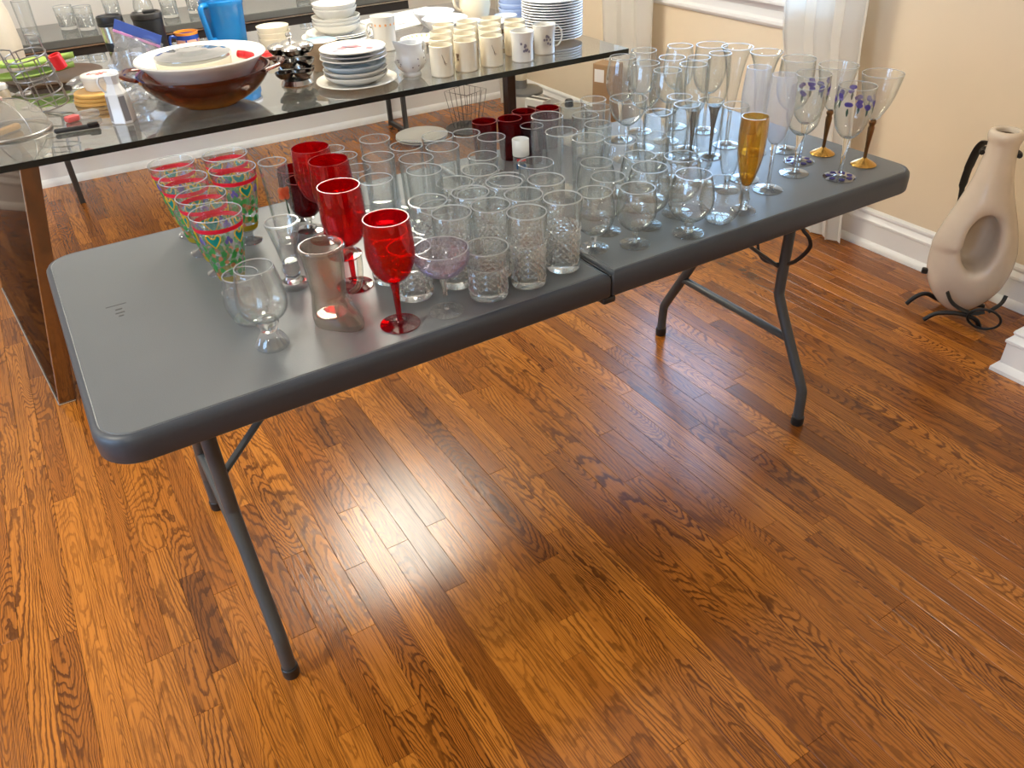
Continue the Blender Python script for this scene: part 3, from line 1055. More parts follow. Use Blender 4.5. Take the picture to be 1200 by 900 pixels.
gstem = [(0.0042, 0.014), (0.0045, 0.04), (0.007, 0.075), (0.0078, 0.088), (0.006, 0.094), (0.0085, 0.099), (0.0085, 0.104), (0.005, 0.1075)]
stemware('gstem', sp([(0.005, 0.107), (0.012, 0.111), (0.026, 0.135), (0.037, 0.165), (0.0455, 0.21)]), 0.0014,
         gstem, [(0.028, 0), (0.030, 0.001), (0.029, 0.003), (0.018, 0.009), (0.008, 0.014), (0.005, 0.017)], (None, GOLDST, GOLD))
stemware('gold', sp([(0.004, 0.060), (0.011, 0.063), (0.019, 0.088), (0.0265, 0.125), (0.0285, 0.16), (0.0275, 0.202)]), 0.002,
         [(0.010, 0.007), (0.007, 0.014), (0.010, 0.022), (0.012, 0.030), (0.009, 0.040), (0.007, 0.050), (0.009, 0.061)], [(0.026, 0), (0.028, 0.001), (0.027, 0.005), (0.020, 0.010), (0.010, 0.013)], (AMBER, None, None),
         mod=lambda a, r, z, k, i: (r * (1 + 0.012 * math.sin(a * 8 + z * 60)), z))
# bar glass: pressed hour-glass tumbler
stemware('bar', sp([(0.012, 0.052), (0.016, 0.056), (0.021, 0.085), (0.0315, 0.13)]), 0.0035,
         [(0.020, 0.012), (0.013, 0.022), (0.0165, 0.034), (0.0145, 0.046), (0.0135, 0.0535)], [(0.025, 0), (0.027, 0.002), (0.0265, 0.010), (0.021, 0.0125)], (None, None, None),
         mod=lambda a, r, z, k, i: (r - (0.0011 if (i // 2) % 2 else 0) * (1 if z < 0.118 else 0), z))
# beer tulip with ribbed heavy foot
tf = MB().lathe([(0, 0), (0.026, 0), (0.0285, 0.003), (0.0275, 0.010), (0.019, 0.024), (0.013, 0.030), (0, 0.031)], 36,
                lambda a, r, z, k, i: (r * (1.0 if i % 2 else 0.94), z)).mesh('foot', GLH, 30)
stemware('tulip', sp([(0.012, 0.052), (0.022, 0.054), (0.036, 0.066), (0.0412, 0.085), (0.039, 0.108), (0.031, 0.146)]), 0.0018,
         [(0.013, 0.031), (0.015, 0.038), (0.019, 0.046), (0.0165, 0.053)], foot_prof(0.02))
PROTO['tulip'] = (PROTO['tulip'][0], PROTO['tulip'][1], ('foot', tf), PROTO['tulip'][3])


# enamel-pattern glasses: bands and motifs are real coats of colour over the glass
def enamel(name, col):
    return thin_glass(name, tuple(min(1, c * 1.0) for c in col), tuple(c * 0.6 for c in col), 0.15, 0.8, haze=0.55, hazecol=col)


EN = dict(red=enamel('enamel_red', (0.85, 0.06, 0.12)), green=enamel('enamel_green', (0.10, 0.42, 0.12)), teal=enamel('enamel_teal', (0.02, 0.33, 0.30)),
          yellow=enamel('enamel_yellow', (0.85, 0.62, 0.06)), gold=enamel('enamel_gold', (0.62, 0.50, 0.06)), coral=enamel('enamel_coral', (0.85, 0.32, 0.18)),
          purple=enamel('enamel_violet', (0.20, 0.16, 0.50)), dkgreen=enamel('enamel_stalk', (0.12, 0.20, 0.16)), blue=enamel('enamel_blue', (0.05, 0.16, 0.35)),
          lilac=enamel('enamel_lilac', (0.42, 0.36, 0.72)), grey=enamel('enamel_grey', (0.25, 0.24, 0.30)))
PATP = sp([(0.017, 0.026), (0.022, 0.030), (0.0275, 0.050), (0.0335, 0.082), (0.040, 0.118), (0.0465, 0.158)], 4)
PATR = lambda z: float(np.interp(z, [p[1] for p in PATP], [p[0] for p in PATP]))


def band(R_of, z0, z1, off, n=40, k=3):
    prof = [(R_of(z0 + (z1 - z0) * i / k) + off, z0 + (z1 - z0) * i / k) for i in range(k + 1)]
    prof += [(r - 0.0002, z) for r, z in reversed(prof)]
    return MB().lathe(prof + [prof[0]], n)


def decal(mb, R_of, off, a0, z0, shape):
    """flat outline (du metres along the wall, dz) laid on the glass wall, centred at angle a0, height z0"""
    n = len(shape)
    c = len(mb.v)
    vs = [(R_of(z0) + off, a0, z0)] + [(R_of(z0 + dz) + off, a0 + du / R_of(z0 + dz), z0 + dz) for du, dz in shape]
    mb.v += [(r * math.cos(a), r * math.sin(a), z) for r, a, z in vs]
    mb.f += [(c, c + 1 + i, c + 1 + (i + 1) % n) for i in range(n)]
    return mb


def loopline(mb, R_of, off, a0, z0, pts, w):
    p3 = [((R_of(z0 + dz) + off) * math.cos(a0 + du / R_of(z0 + dz)), (R_of(z0 + dz) + off) * math.sin(a0 + du / R_of(z0 + dz)), z0 + dz) for du, dz in pts]
    return mb.tube(p3, w, 5, True)


HEART = [(0, -0.013), (0.006, -0.006), (0.0105, 0.001), (0.0115, 0.006), (0.009, 0.0098), (0.0055, 0.009), (0.0035, 0.005), (0, 0.0035),
         (-0.0035, 0.005), (-0.0055, 0.009), (-0.009, 0.0098), (-0.0115, 0.006), (-0.0105, 0.001), (-0.006, -0.006)]
pat_wall = MB().lathe([(0, 0.026)] + PATP + [(r - 0.0016, z) for r, z in reversed(PATP)] + [(0, 0.028)], 40).mesh('wall', GL, 55)
pat_foot = MB().lathe([(0, 0), (0.026, 0), (0.0275, 0.0012), (0.026, 0.004), (0.013, 0.008), (0.0095, 0.014), (0.012, 0.022), (0.017, 0.0258), (0, 0.0262)], 28).mesh('foot', GLH, 50)
leaf, blooms, dots, fill = MB(), MB(), MB(), MB()
rs = random.Random(3)
heart_me = decal(MB(), PATR, 0.0004, 0.0, 0.121, [(u * 0.98, d * 0.98) for u, d in HEART]).mesh('heart_motif', EN['teal'], 50)
hline_me = loopline(MB(), PATR, 0.0006, 0.0, 0.121, [(u * 1.14, d * 1.14) for u, d in HEART], 0.0013).mesh('heart_outline', EN['yellow'], 50)
for i in range(5):
    a = 2 * PI * i / 5
    for s in (-1, 0, 1):
        decal(dots, PATR, 0.0004, a + 2 * PI / 10 + s * 0.10, 0.116 + 0.006 * (1 - abs(s)), [(0.0032 * math.cos(t), 0.0055 * math.sin(t)) for t in np.linspace(0, 2 * PI, 7)[:-1]])
for i in range(58):
    a = 2 * PI * i / 58 * 3 + rs.uniform(-0.1, 0.1)
    z = 0.046 + 0.056 * ((i * 0.618) % 1.0)
    an = rs.uniform(0, 6.28)
    decal(leaf, PATR, 0.0004 + 0.0001 * (i % 3), a, z, [(0.0050 * math.cos(t + an) * (1 + 0.35 * math.sin(3 * t)), 0.0060 * math.sin(t + an)) for t in np.linspace(0, 2 * PI, 9)[:-1]])
for i in range(20):
    a = 2 * PI * i / 20 * 7 + rs.uniform(-0.1, 0.1)
    z = 0.046 + 0.052 * ((i * 0.618 + 0.3) % 1.0)
    decal(blooms, PATR, 0.0008, a, z, [(0.0042 * math.cos(t), 0.0042 * math.sin(t)) for t in np.linspace(0, 2 * PI, 8)[:-1]])
redband = band(PATR, 0.1345, 0.1425, 0.0004)
goldband = band(PATR, 0.031, 0.043, 0.0004)
prim = MB().ring((0, 0, 0.1583), 0.0457, 0.0009, 40, 6).mesh('rim', GLRIM, 60)
PSUB = [('red_band', redband.mesh('red_band', EN['red'], 50)), ('gold_band', goldband.mesh('gold_band', EN['gold'], 50)),
        ('leaf_motifs', leaf.mesh('leaf_motifs', EN['green'], 50), 0, 'stuff'), ('blossom_motifs', blooms.mesh('blossom_motifs', EN['coral'], 50), 0, 'stuff'),
        ('violet_motifs', dots.mesh('violet_motifs', EN['purple'], 50), 0, 'stuff')]
for i in range(5):
    PSUB += [('heart_motif', heart_me, 2 * PI * i / 5), ('heart_outline', hline_me, 2 * PI * i / 5)]
proto('pat', ('wall', pat_wall, PSUB), ('foot', pat_foot), ('rim', prim))

# goblets with painted violets
PURP = sp([(0.005, 0.092), (0.016, 0.096), (0.031, 0.116), (0.040, 0.150), (0.0412, 0.175), (0.0405, 0.206)], 4)
PURR = lambda z: float(np.interp(z, [p[1] for p in PURP], [p[0] for p in PURP]))
stemware('purp', PURP, 0.0015, [(0.0060, 0.006), (0.0046, 0.03), (0.0055, 0.065), (0.010, 0.093)], foot_prof(0.037))
vio, lil, stk = MB(), MB(), MB()
for i in range(12):
    a = 2 * PI * i / 12 + rs.uniform(-0.08, 0.08)
    z = 0.176 + rs.uniform(-0.008, 0.012)
    for k in range(3):
        decal(vio if k else lil, PURR, 0.0004 + 0.0002 * k, a + rs.uniform(-0.09, 0.09), z + rs.uniform(-0.006, 0.006),
              [(0.0070 * math.cos(t) * (1 + 0.2 * math.sin(4 * t)), 0.0050 * math.sin(t)) for t in np.linspace(0, 2 * PI, 9)[:-1]])
    decal(stk, PURR, 0.0004, a, z - 0.014, [(-0.0012, 0.009), (0.0012, 0.009), (0.003, 0), (0.001, -0.008), (-0.0012, -0.008), (-0.003, 0.002)])
ftp = MB()
FR = lambda z: 0.02
for i in range(7):
    a = 2 * PI * i / 7
    pts = [(0.024 + 0.007 * math.cos(t), a + 0.3 * math.sin(t)) for t in np.linspace(0, 2 * PI, 8)[:-1]]
    ftp.prism([(r * math.cos(q), r * math.sin(q)) for r, q in pts], 0.0036, 0.0042)
PROTO['purp'] = (PROTO['purp'][0] + ([('violet_petals', vio.mesh('violet_petals', EN['purple'], 50), 0, 'stuff'), ('lilac_petals', lil.mesh('lilac_petals', EN['lilac'], 50), 0, 'stuff'), ('green_stalks', stk.mesh('green_stalks', EN['dkgreen'], 50), 0, 'stuff')],),
                 PROTO['purp'][1], PROTO['purp'][3], PROTO['purp'][2] + ([('violet_petals', ftp.mesh('violet_petals', EN['purple'], 50), 0, 'stuff')],))

# tall glass with a salmon rose painted on it
tumbler('rose', 0.022, 0.0285, 0.17, base=0.012)
ROSR = lambda z: float(np.interp(z, [0, 0.003, 0.17], [0.0205, 0.022, 0.0285]))
pet, stal = MB(), MB()
for k, (du, dz, r_) in enumerate(((0, 0, 0.011), (-0.006, 0.006, 0.007), (0.006, 0.005, 0.007), (0.004, -0.007, 0.007), (-0.006, -0.005, 0.007))):
    decal(pet, ROSR, 0.0005 + 0.0004 * k, -1.40 + du / 0.026, 0.112 + dz, [(r_ * math.cos(t), r_ * 1.15 * math.sin(t)) for t in np.linspace(0, 2 * PI, 10)[:-1]])
decal(stal, ROSR, 0.0005, -1.40, 0.07, [(-0.001, 0.034), (0.0015, 0.034), (0.004, 0.0), (0.0035, -0.03), (0.002, -0.03), (0.001, 0.0)])
PROTO['rose'] = (PROTO['rose'][0] + ([('rose_petals', pet.mesh('rose_petals', EN['coral'], 50), 0, 'stuff'), ('rose_stalk', stal.mesh('rose_stalk', EN['dkgreen'], 50))],), PROTO['rose'][1], PROTO['rose'][2])

# frosted shooter with a red line of lettering and a blue label
SHR = lambda z: float(np.interp(z, [0, 0.118], [0.0175, 0.0195]))
sh_low = MB().lathe([(0.0178, 0.010), (SHR(0.082), 0.082), (SHR(0.082) - 0.002, 0.082), (0.0158, 0.010)], 28).mesh('wall', GL, 50)
sh_fr = MB().lathe([(SHR(0.082) + 0.0001, 0.0822), (SHR(0.118), 0.118), (SHR(0.118) - 0.001, 0.119), (SHR(0.118) - 0.002, 0.118), (SHR(0.082) - 0.002, 0.0822)], 28).mesh('frosted_rim', FROSTW, 50)
sh_b = MB().lathe([(0, 0), (0.0165, 0), (0.0175, 0.002), (0.0178, 0.0098), (0, 0.0102)], 28).mesh('base', GLS, 50)
let, lab = MB(), MB()
CAMA = math.atan2(CAM_LOC[1] - 0.466, CAM_LOC[0] - 1.006)
for i in range(6):
    for sgn in (0, 1):
        decal(let, SHR, 0.0005, CAMA + (i - 2.5) * 0.185 + sgn * 0.075, 0.0755, [(-0.0006, 0.003), (0.0006, 0.003), (0.0006, -0.003), (-0.0006, -0.003)])
    decal(let, SHR, 0.0005, CAMA + (i - 2.5) * 0.185 + 0.035, 0.0755 + (0.0026 if i % 2 else 0.0), [(-0.0014, 0.0006), (0.0014, 0.0006), (0.0014, -0.0006), (-0.0014, -0.0006)])
for i in range(8):
    decal(lab, SHR, 0.0005 + 0.0002 * (i % 2), CAMA + (i - 3.5) * 0.15, 0.060, [(-0.0014, 0.0065 - 0.002 * (i % 3)), (0.0014, 0.0065 - 0.001 * (i % 2)), (0.0014, -0.006), (-0.0014, -0.006 + 0.001 * (i % 3))])
proto('shot', ('wall', sh_low, [('red_lettering', let.mesh('red_lettering', REDP, 50), 0, 'stuff'), ('blue_label', lab.mesh('blue_label', EN['blue'], 50), 0, 'stuff')]), ('frosted_rim', sh_fr), ('base', sh_b))

# boot mug


def boot_f(X, Y, Z):
    # toe towards -Y ; shaft radius changes with height
    rs_ = np.interp(Z, [0, 0.02, 0.06, 0.10, 0.135, 0.15], [0.030, 0.033, 0.030, 0.033, 0.0355, 0.037])
    cy = np.interp(Z, [0, 0.05, 0.15], [0.006, 0.002, 0.0])
    shaft = np.sqrt(X ** 2 + (Y - cy) ** 2) - rs_
    shaft = np.maximum(shaft, np.maximum(-Z, Z - 0.146))
    ry = np.interp(Z, [0, 0.012, 0.03, 0.05], [0.046, 0.047, 0.036, 0.016])
    rx = np.interp(Z, [0, 0.012, 0.03, 0.05], [0.026, 0.028, 0.024, 0.016])
    toe = (np.sqrt((X / rx) ** 2 + ((Y + 0.016) / ry) ** 2) - 1) * np.minimum(rx, ry)
    toe = np.maximum(toe, np.maximum(-Z, Z - 0.048))
    k = 0.012
    h = np.clip(0.5 + 0.5 * (toe - shaft) / k, 0, 1)
    out = toe * (1 - h) + shaft * h - k * h * (1 - h)
    lip = np.sqrt((np.sqrt(X ** 2 + Y ** 2) - 0.0355) ** 2 + (Z - 0.143) ** 2) - 0.0042
    out = np.minimum(out, lip)
    ri = rs_ - 0.004
    inner = np.maximum(np.sqrt(X ** 2 + (Y - cy) ** 2) - ri, 0.018 - Z)
    return np.maximum(out, -inner)


bv, bf = surface_nets(boot_f, (-0.045, -0.07, -0.004), (0.045, 0.046, 0.154), 0.0026)
boot_me = MB().add([(x, y, max(z, 0)) for x, y, z in bv], bf).mesh('boot_body', GLS, 60)
handle_pts = smoothcurve([(0.0, 0.034, 0.122), (0.0, 0.05, 0.126), (0.0, 0.060, 0.11), (0.0, 0.059, 0.08), (0.0, 0.052, 0.055), (0.0, 0.036, 0.046)], 5)
handle_me = MB().tube(handle_pts, 0.0052, 10).mesh('handle', SMOKY, 60)
emb = MB().ring((0, 0, 0), 0.0045, 0.0008, 16, 5).tube([(-0.0015, -0.003, 0), (-0.0015, 0.003, 0), (0.0015, 0.002, 0), (-0.001, 0, 0), (0.002, -0.003, 0)], 0.0006, 5).mesh('embossed_mark', GLS, 60)

# ------------------------------------------------------------------ glasses on the folding table (world positions)
POS = {
    'pat': [(0.293, 0.682), (0.293, 0.572), (0.3, 0.459), (0.301, 0.359), (0.399, 0.665), (0.389, 0.57)],
    'rose': [(0.458, 0.520)], 'bar': [(0.401, 0.313)], 'tulip': [(0.299, 0.127)], 'stemless': [(0.294, 0.233)],
    'red': [(0.506, 0.067), (0.496, 0.247), (0.53, 0.385), (0.527, 0.478)], 'dkred': [(0.522, 0.624), (0.516, 0.547)],
    'coupe': [(0.593, 0.059)], 'juice': [(0.646, 0.712), (0.652, 0.65), (0.644, 0.556)], 'rib': [(0.703, 0.582), (0.662, 0.469), (0.606, 0.354)],
    'hiball': [(0.745, 0.51), (0.829, 0.526), (0.805, 0.457), (0.728, 0.426), (0.711, 0.355), (1.06, 0.381), (0.909, 0.251), (1.081, 0.311)],
    'tumb': [(0.955, 0.631), (0.988, 0.568), (0.908, 0.468), (1.287, 0.662), (1.325, 0.602), (1.358, 0.667), (1.262, 0.57), (1.242, 0.489)],
    'chi': [(0.649, 0.216), (0.733, 0.206), (0.733, 0.13), (0.768, 0.064), (0.856, 0.08), (0.808, 0.137), (0.659, 0.142), (0.883, 0.175), (0.811, 0.212)],
    'dof': [(0.566, 0.232), (0.699, 0.277), (0.685, 0.068), (0.573, 0.149), (0.884, 0.325), (0.786, 0.374), (0.866, 0.408), (0.79, 0.289)],
    'rubytum': [(1.036, 0.686), (1.098, 0.666), (1.157, 0.692), (1.221, 0.68)], 'mauve': [(1.127, 0.608)], 'shot': [(1.006, 0.466)], 'tall': [(1.071, 0.455)],
    'snif': [(0.952, 0.111), (1.03, 0.078), (1.022, 0.161), (1.148, 0.217), (1.051, 0.239), (1.252, 0.303)],
    'bsnif': [(1.107, 0.136), (1.2, 0.145), (1.164, 0.303), (1.15, 0.054)], 'round': [(1.242, 0.063)], 'gold': [(1.317, 0.068)],
    'flute': [(1.456, 0.202), (1.45, 0.124)], 'purp': [(1.635, 0.079), (1.643, 0.207)], 'gstem': [(1.746, 0.101), (1.731, 0.211)], 'etch': [(1.572, 0.158)],
    'bigwine': [(1.678, 0.285), (1.625, 0.523)], 'trump': [(1.602, 0.319), (1.59, 0.401)],
    'wine': [(1.403, 0.607), (1.487, 0.626), (1.407, 0.52), (1.49, 0.52), (1.401, 0.433), (1.486, 0.437), (1.588, 0.601)],
    'dkstem': [(1.435, 0.367), (1.498, 0.364)], 'pils': [(1.324, 0.301), (1.297, 0.247), (1.375, 0.178), (1.357, 0.236), (1.212, 0.241)], 'ch': [(1.32, 0.475)],
}
INFO = {
    'pat': ('patterned_glass', 'glass'), 'rose': ('tall_glass', 'glass'), 'bar': ('bar_glass', 'glass'), 'tulip': ('footed_beer_glass', 'glass'),
    'stemless': ('stemless_glass', 'glass'), 'red': ('red_goblet', 'goblet'), 'dkred': ('dark_red_goblet', 'goblet'), 'coupe': ('champagne_coupe', 'glass'),
    'juice': ('juice_glass', 'glass'), 'rib': ('ribbed_tumbler', 'tumbler'), 'hiball': ('highball_glass', 'glass'), 'tumb': ('clear_tumbler', 'tumbler'),
    'chi': ('crystal_highball', 'glass'), 'dof': ('crystal_tumbler', 'tumbler'), 'rubytum': ('ruby_tumbler', 'tumbler'), 'mauve': ('mauve_tumbler', 'tumbler'),
    'shot': ('shooter_glass', 'glass'), 'tall': ('tall_tumbler', 'tumbler'), 'snif': ('snifter', 'glass'), 'bsnif': ('brandy_snifter', 'glass'),
    'round': ('round_stemless_glass', 'glass'), 'gold': ('amber_flute', 'glass'), 'flute': ('frosted_flute', 'glass'), 'purp': ('violet_goblet', 'goblet'),
    'gstem': ('gold_stem_glass', 'glass'), 'etch': ('wine_glass', 'glass'), 'bigwine': ('large_wine_glass', 'glass'), 'trump': ('trumpet_glass', 'glass'),
    'wine': ('wine_glass', 'glass'), 'dkstem': ('dark_stem_glass', 'glass'), 'pils': ('pilsner_glass', 'glass'), 'ch': ('champagne_saucer', 'glass')}
LAB = {
    'pat': (['glass painted with hearts and leaves, third back in its row of four', None, None, None, None, None], 'glasses painted with hearts and leaves'),
    'red': (['bright red goblet beside the pearly shallow coupe', 'bright red goblet directly behind the boot mug', 'bright red goblet standing between two other red goblets', 'bright red goblet nearest the two dark red goblets'], 'bright red goblets'),
    'dkred': (['very dark red short goblet next to the rose painted tall glass', 'very dark red short goblet touching the rearmost bright red goblet'], 'dark red short goblets'),
    'flute': (['frosted flute standing behind the amber flute', 'frosted flute between the amber flute and a clear wine glass'], 'frosted flutes'),
    'purp': (['goblet painted with violets, nearer the front edge of the table', 'goblet painted with violets, behind a clear wine glass'], 'goblets painted with violets'),
    'gstem': (['flared glass on a gold foot beside the rounded table corner', 'flared glass on a gold foot behind the violet goblets'], 'flared glasses on gold feet'),
    'dkstem': (['clear flute on a dark trumpet shaped stem', None], 'flutes on dark stems'),
    'bigwine': (['large clear wine glass behind the violet goblets', 'large clear wine glass at the back corner of the grey table'], None),
}
PATL = ['hearts-and-leaves painted glass at the back end of the row of four', 'hearts-and-leaves painted glass second from the back in the row of four',
        'hearts-and-leaves painted glass second from the front in the row of four', 'hearts-and-leaves painted glass at the front of the row of four',
        'hearts-and-leaves painted glass at the table back edge, in the pair', 'hearts-and-leaves painted glass beside the rose painted tall glass']
LAB['pat'] = (PATL, 'glasses painted with hearts and leaves')
LAB['dkstem'] = (['clear flute bowl on a dark trumpet shaped stem among the wine glasses'] * 2, 'flutes on dark stems')
ONE = {
    'rose': 'tall clear glass painted with a salmon pink rose', 'bar': 'small flared bar glass of thick pressed glass beside the boot mug',
    'tulip': 'bulbous clear beer glass on a heavy ribbed foot', 'stemless': 'small stemless clear glass behind the ribbed-foot beer glass',
    'coupe': 'shallow pearly champagne coupe beside a red goblet', 'juice': 'narrow clear juice glass behind the bright red goblets',
    'rib': 'clear vertically ribbed tumbler next to the bright red goblets', 'hiball': 'clear panelled highball glass among the crowd of clear glasses',
    'tumb': 'plain clear low tumbler among the crowd of clear glasses', 'chi': 'tall cut crystal highball inside the block of crystal glasses',
    'dof': 'low cut crystal tumbler with diamond cuts', 'rubytum': 'dark ruby tumbler at the back edge of the grey table',
    'mauve': 'mauve tinted tumbler in front of the ruby tumblers', 'shot': 'slim shooter glass with frosted rim, red lettering and blue label',
    'tall': 'tall plain tumbler beside the frosted-rim shooter', 'snif': 'small clear snifter on a short stem',
    'bsnif': 'wide clear brandy snifter on a thick short stem', 'round': 'round stemless clear glass at the table front edge beside the amber flute',
    'gold': 'amber fluted glass on a clear knobbed stem', 'etch': 'clear wine glass between the frosted flutes and violet goblets',
    'trump': 'clear trumpet glass with a widely flared rim', 'wine': 'clear wine glass in the rear cluster of stemware',
    'pils': 'clear footed pilsner glass among the stemware', 'ch': 'clear wide champagne saucer in front of the rear wine glasses'}
GRP = {'juice': 'juice glasses behind the red goblets', 'rib': 'ribbed tumblers', 'hiball': 'panelled highball glasses', 'tumb': 'plain clear tumblers',
       'chi': 'cut crystal highballs', 'dof': 'cut crystal tumblers', 'rubytum': 'ruby tumblers', 'snif': 'small snifters', 'bsnif': 'brandy snifters',
       'trump': 'trumpet glasses', 'wine': 'wine glasses of the rear cluster', 'pils': 'footed pilsner glasses'}
SPECIAL = {('chi', 3): 'cut crystal highball at the front table edge, one glass away from the seam', ('chi', 4): 'cut crystal highball at the front table edge right beside the table seam',
           ('dof', 2): 'low cut crystal tumbler at the front edge beside the pearly coupe', ('dof', 3): 'low cut crystal tumbler directly behind the pearly coupe and red goblet',
           ('snif', 0): 'small clear snifter at the front just past the table seam', ('snif', 1): 'small clear snifter at the front table edge beside the brandy snifters',
           ('bsnif', 3): 'wide brandy snifter at the front edge next to the round stemless glass', ('rubytum', 3): 'dark ruby tumbler at the end of its row nearest the stemware',
           **{('tumb', k): 'plain clear low tumbler beside the frosted-rim shooter' for k in range(3)}, **{('tumb', k): 'plain clear low tumbler between the ruby tumblers and the wine glasses' for k in range(3, 8)},
           **{('hiball', k): 'clear panelled highball between the ribbed tumblers and the crystal' for k in range(5)}, ('hiball', 5): 'clear panelled highball in front of the tall plain tumbler', ('hiball', 7): 'clear panelled highball in front of the tall plain tumbler',
           ('hiball', 6): 'clear panelled highball at the end of the crystal block near the seam',
           ('rib', 2): 'clear ribbed tumbler touching the bright red goblets', ('wine', 0): 'clear wine glass nearest the corner of the glass table', ('pils', 2): 'clear footed pilsner glass beside the amber flute'}
rr = random.Random(11)
for kind, pts in POS.items():
    nm, cat = INFO[kind]
    for i, (x, y) in enumerate(pts):
        if kind in LAB:
            lb, gr = LAB[kind][0][i], LAB[kind][1]
        else:
            lb, gr = SPECIAL.get((kind, i), ONE[kind]), GRP.get(kind)
        rot = 0.0 if kind in ('rose', 'shot') else rr.uniform(0, 6.28)
        place(kind, nm, lb, cat, (x, y, TH), rot, gr)
bt = thing('boot_mug', 'smoky glass mug shaped like a cowboy boot', 'mug', (0.415, 0.141, TH), math.radians(28))
bo = obj('boot_body', boot_me, bt)
obj('handle', handle_me, bt, rot=(0, 0, math.radians(-120)))
obj('embossed_mark', emb, bt, (0.012, -0.034, 0.045), (math.radians(75), 0, 0.2))
boot_me.materials.clear()
boot_me.materials.append(SMOKY)

# ------------------------------------------------------------------ glass dining table
GT = 0.745
gt = thing('glass_table', 'long glass topped table loaded with crockery', 'table', (0, 0, 0))
obj('glass_top', MB().box((0.855, 0.665, 0), (2.41, 1.33, 0.019)).mesh('glass_top', TABGL, 0), gt, (0.0, 1.443, GT - 0.0095), (0, 0, math.radians(-1.3)))
eb = MB()
for c, s in (((0.855, -0.0006, 0), (2.412, 0.0012, 0.0186)), ((2.0606, 0.665, 0), (0.0012, 1.33, 0.0186)), ((0.855, 1.3306, 0), (2.412, 0.0012, 0.0186)), ((-0.3506, 0.665, 0), (0.0012, 1.33, 0.0186))):
    obj('polished_edge', MB().box(c, s).mesh('polished_edge', TABEDGE, 0), gt, (0.0, 1.443, GT - 0.0095), (0, 0, math.radians(-1.3)))


def slab(name, b0, b1, t0, t1, th, zt, mat):
    vs = []
    for (p, z) in ((b0, 0.0), (b1, 0.0), (t1, zt), (t0, zt)):
        vs.append((p[0], p[1], z))
    for (p, z) in ((b0, 0.0), (b1, 0.0), (t1, zt), (t0, zt)):
        vs.append((p[0] + th, p[1], z))
    mb = MB().add(vs, [(0, 1, 2, 3), (7, 6, 5, 4), (0, 4, 5, 1), (1, 5, 6, 2), (2, 6, 7, 3), (3, 7, 4, 0)])
    return obj(name, mb.mesh(name, mat, 0), gt)


slab('slab_leg', (-0.143, 1.425), (-0.245, 2.44), (0.006, 1.46), (-0.10, 2.44), 0.048, GT - 0.0195, MIRROR)
obj('edge_highlight', MB().tube([(-0.143, 1.425, 0.003), (-0.245, 2.44, 0.003)], 0.003, 6).mesh('edge_highlight', STEEL, 60), gt)  # thin bright tubes drawn in for the highlight along the slab edges
obj('edge_highlight', MB().tube([(-0.143, 1.425, 0.003), (0.006, 1.46, GT - 0.022)], 0.002, 6).mesh('edge_highlight', STEEL, 60), gt)
obj('edge_highlight', MB().tube([(-0.143, 1.423, 0.003), (-0.095, 1.423, 0.003)], 0.003, 6).mesh('edge_highlight', STEEL, 60), gt)
obj('post', MB().box((1.580, 1.47, (GT - 0.0195) / 2), (0.034, 0.04, GT - 0.0195), 0.003).mesh('post', pbsdf('dark_bronze', (0.05, 0.032, 0.025), 0.15, metal=0.9, noise=0.1), 0), gt)
obj('base_plate', MB().box((1.578, 1.52, 0.006), (0.10, 0.16, 0.012), 0.003).mesh('base_plate', MATS['dark_bronze'], 0), gt)


def plate_mesh(name, R, depth=0.018, t=0.004, mat=None, n=48):
    p = [(0, 0.002), (R * 0.55, 0.0), (R * 0.6, 0.002), (R * 0.72, depth * 0.4), (R * 0.97, depth), (R, depth + 0.001), (R * 0.985, depth + t), (R * 0.72, depth * 0.4 + t), (R * 0.58, 0.002 + t), (0, 0.002 + t)]
    return MB().lathe(p, n).mesh(name, mat or CHINA, 40)


def bowl_mesh(name, R, h, rb, t=0.004, mat=None, n=48):
    out = sp([(rb * 0.95, 0.0), (rb, 0.004), (rb + (R - rb) * 0.55, h * 0.35), (R * 0.97, h * 0.8), (R, h)], 4)
    inn = [(max(r - t, 0.001), z + (t if z < h * 0.3 else 0)) for r, z in reversed(out)]
    return MB().lathe([(0, 0.001)] + out + inn + [(0, inn[-1][1])], n).mesh(name, mat or CHINA, 40)


def mug_protos(kind, R, h, mat, flare=0.0, handle=True, n=36):
    out = [(R * 0.9, 0.0), (R * 0.98, 0.003), (R, 0.012), (R, h * 0.6), (R + flare, h)]
    t = 0.0035
    inn = [(r - t, z) for r, z in reversed(out) if z > 0.008]
    inn[0] = (inn[0][0] + t * 0.5, h + 0.001)
    body = MB().lathe([(0, 0.001)] + out + inn + [(0, 0.007)], n).mesh('body', mat, 40)
    hp = smoothcurve([(R - 0.002, 0, h * 0.82), (R + 0.016, 0, h * 0.86), (R + 0.028, 0, h * 0.66), (R + 0.026, 0, h * 0.42), (R + 0.012, 0, h * 0.24), (R - 0.002, 0, h * 0.22)], 5)
    hd = MB().tube(hp, 0.0048, 8, flat=0.75).mesh('handle', mat, 60)
    proto(kind, ('body', body), *((('handle', hd),) if handle else ()))


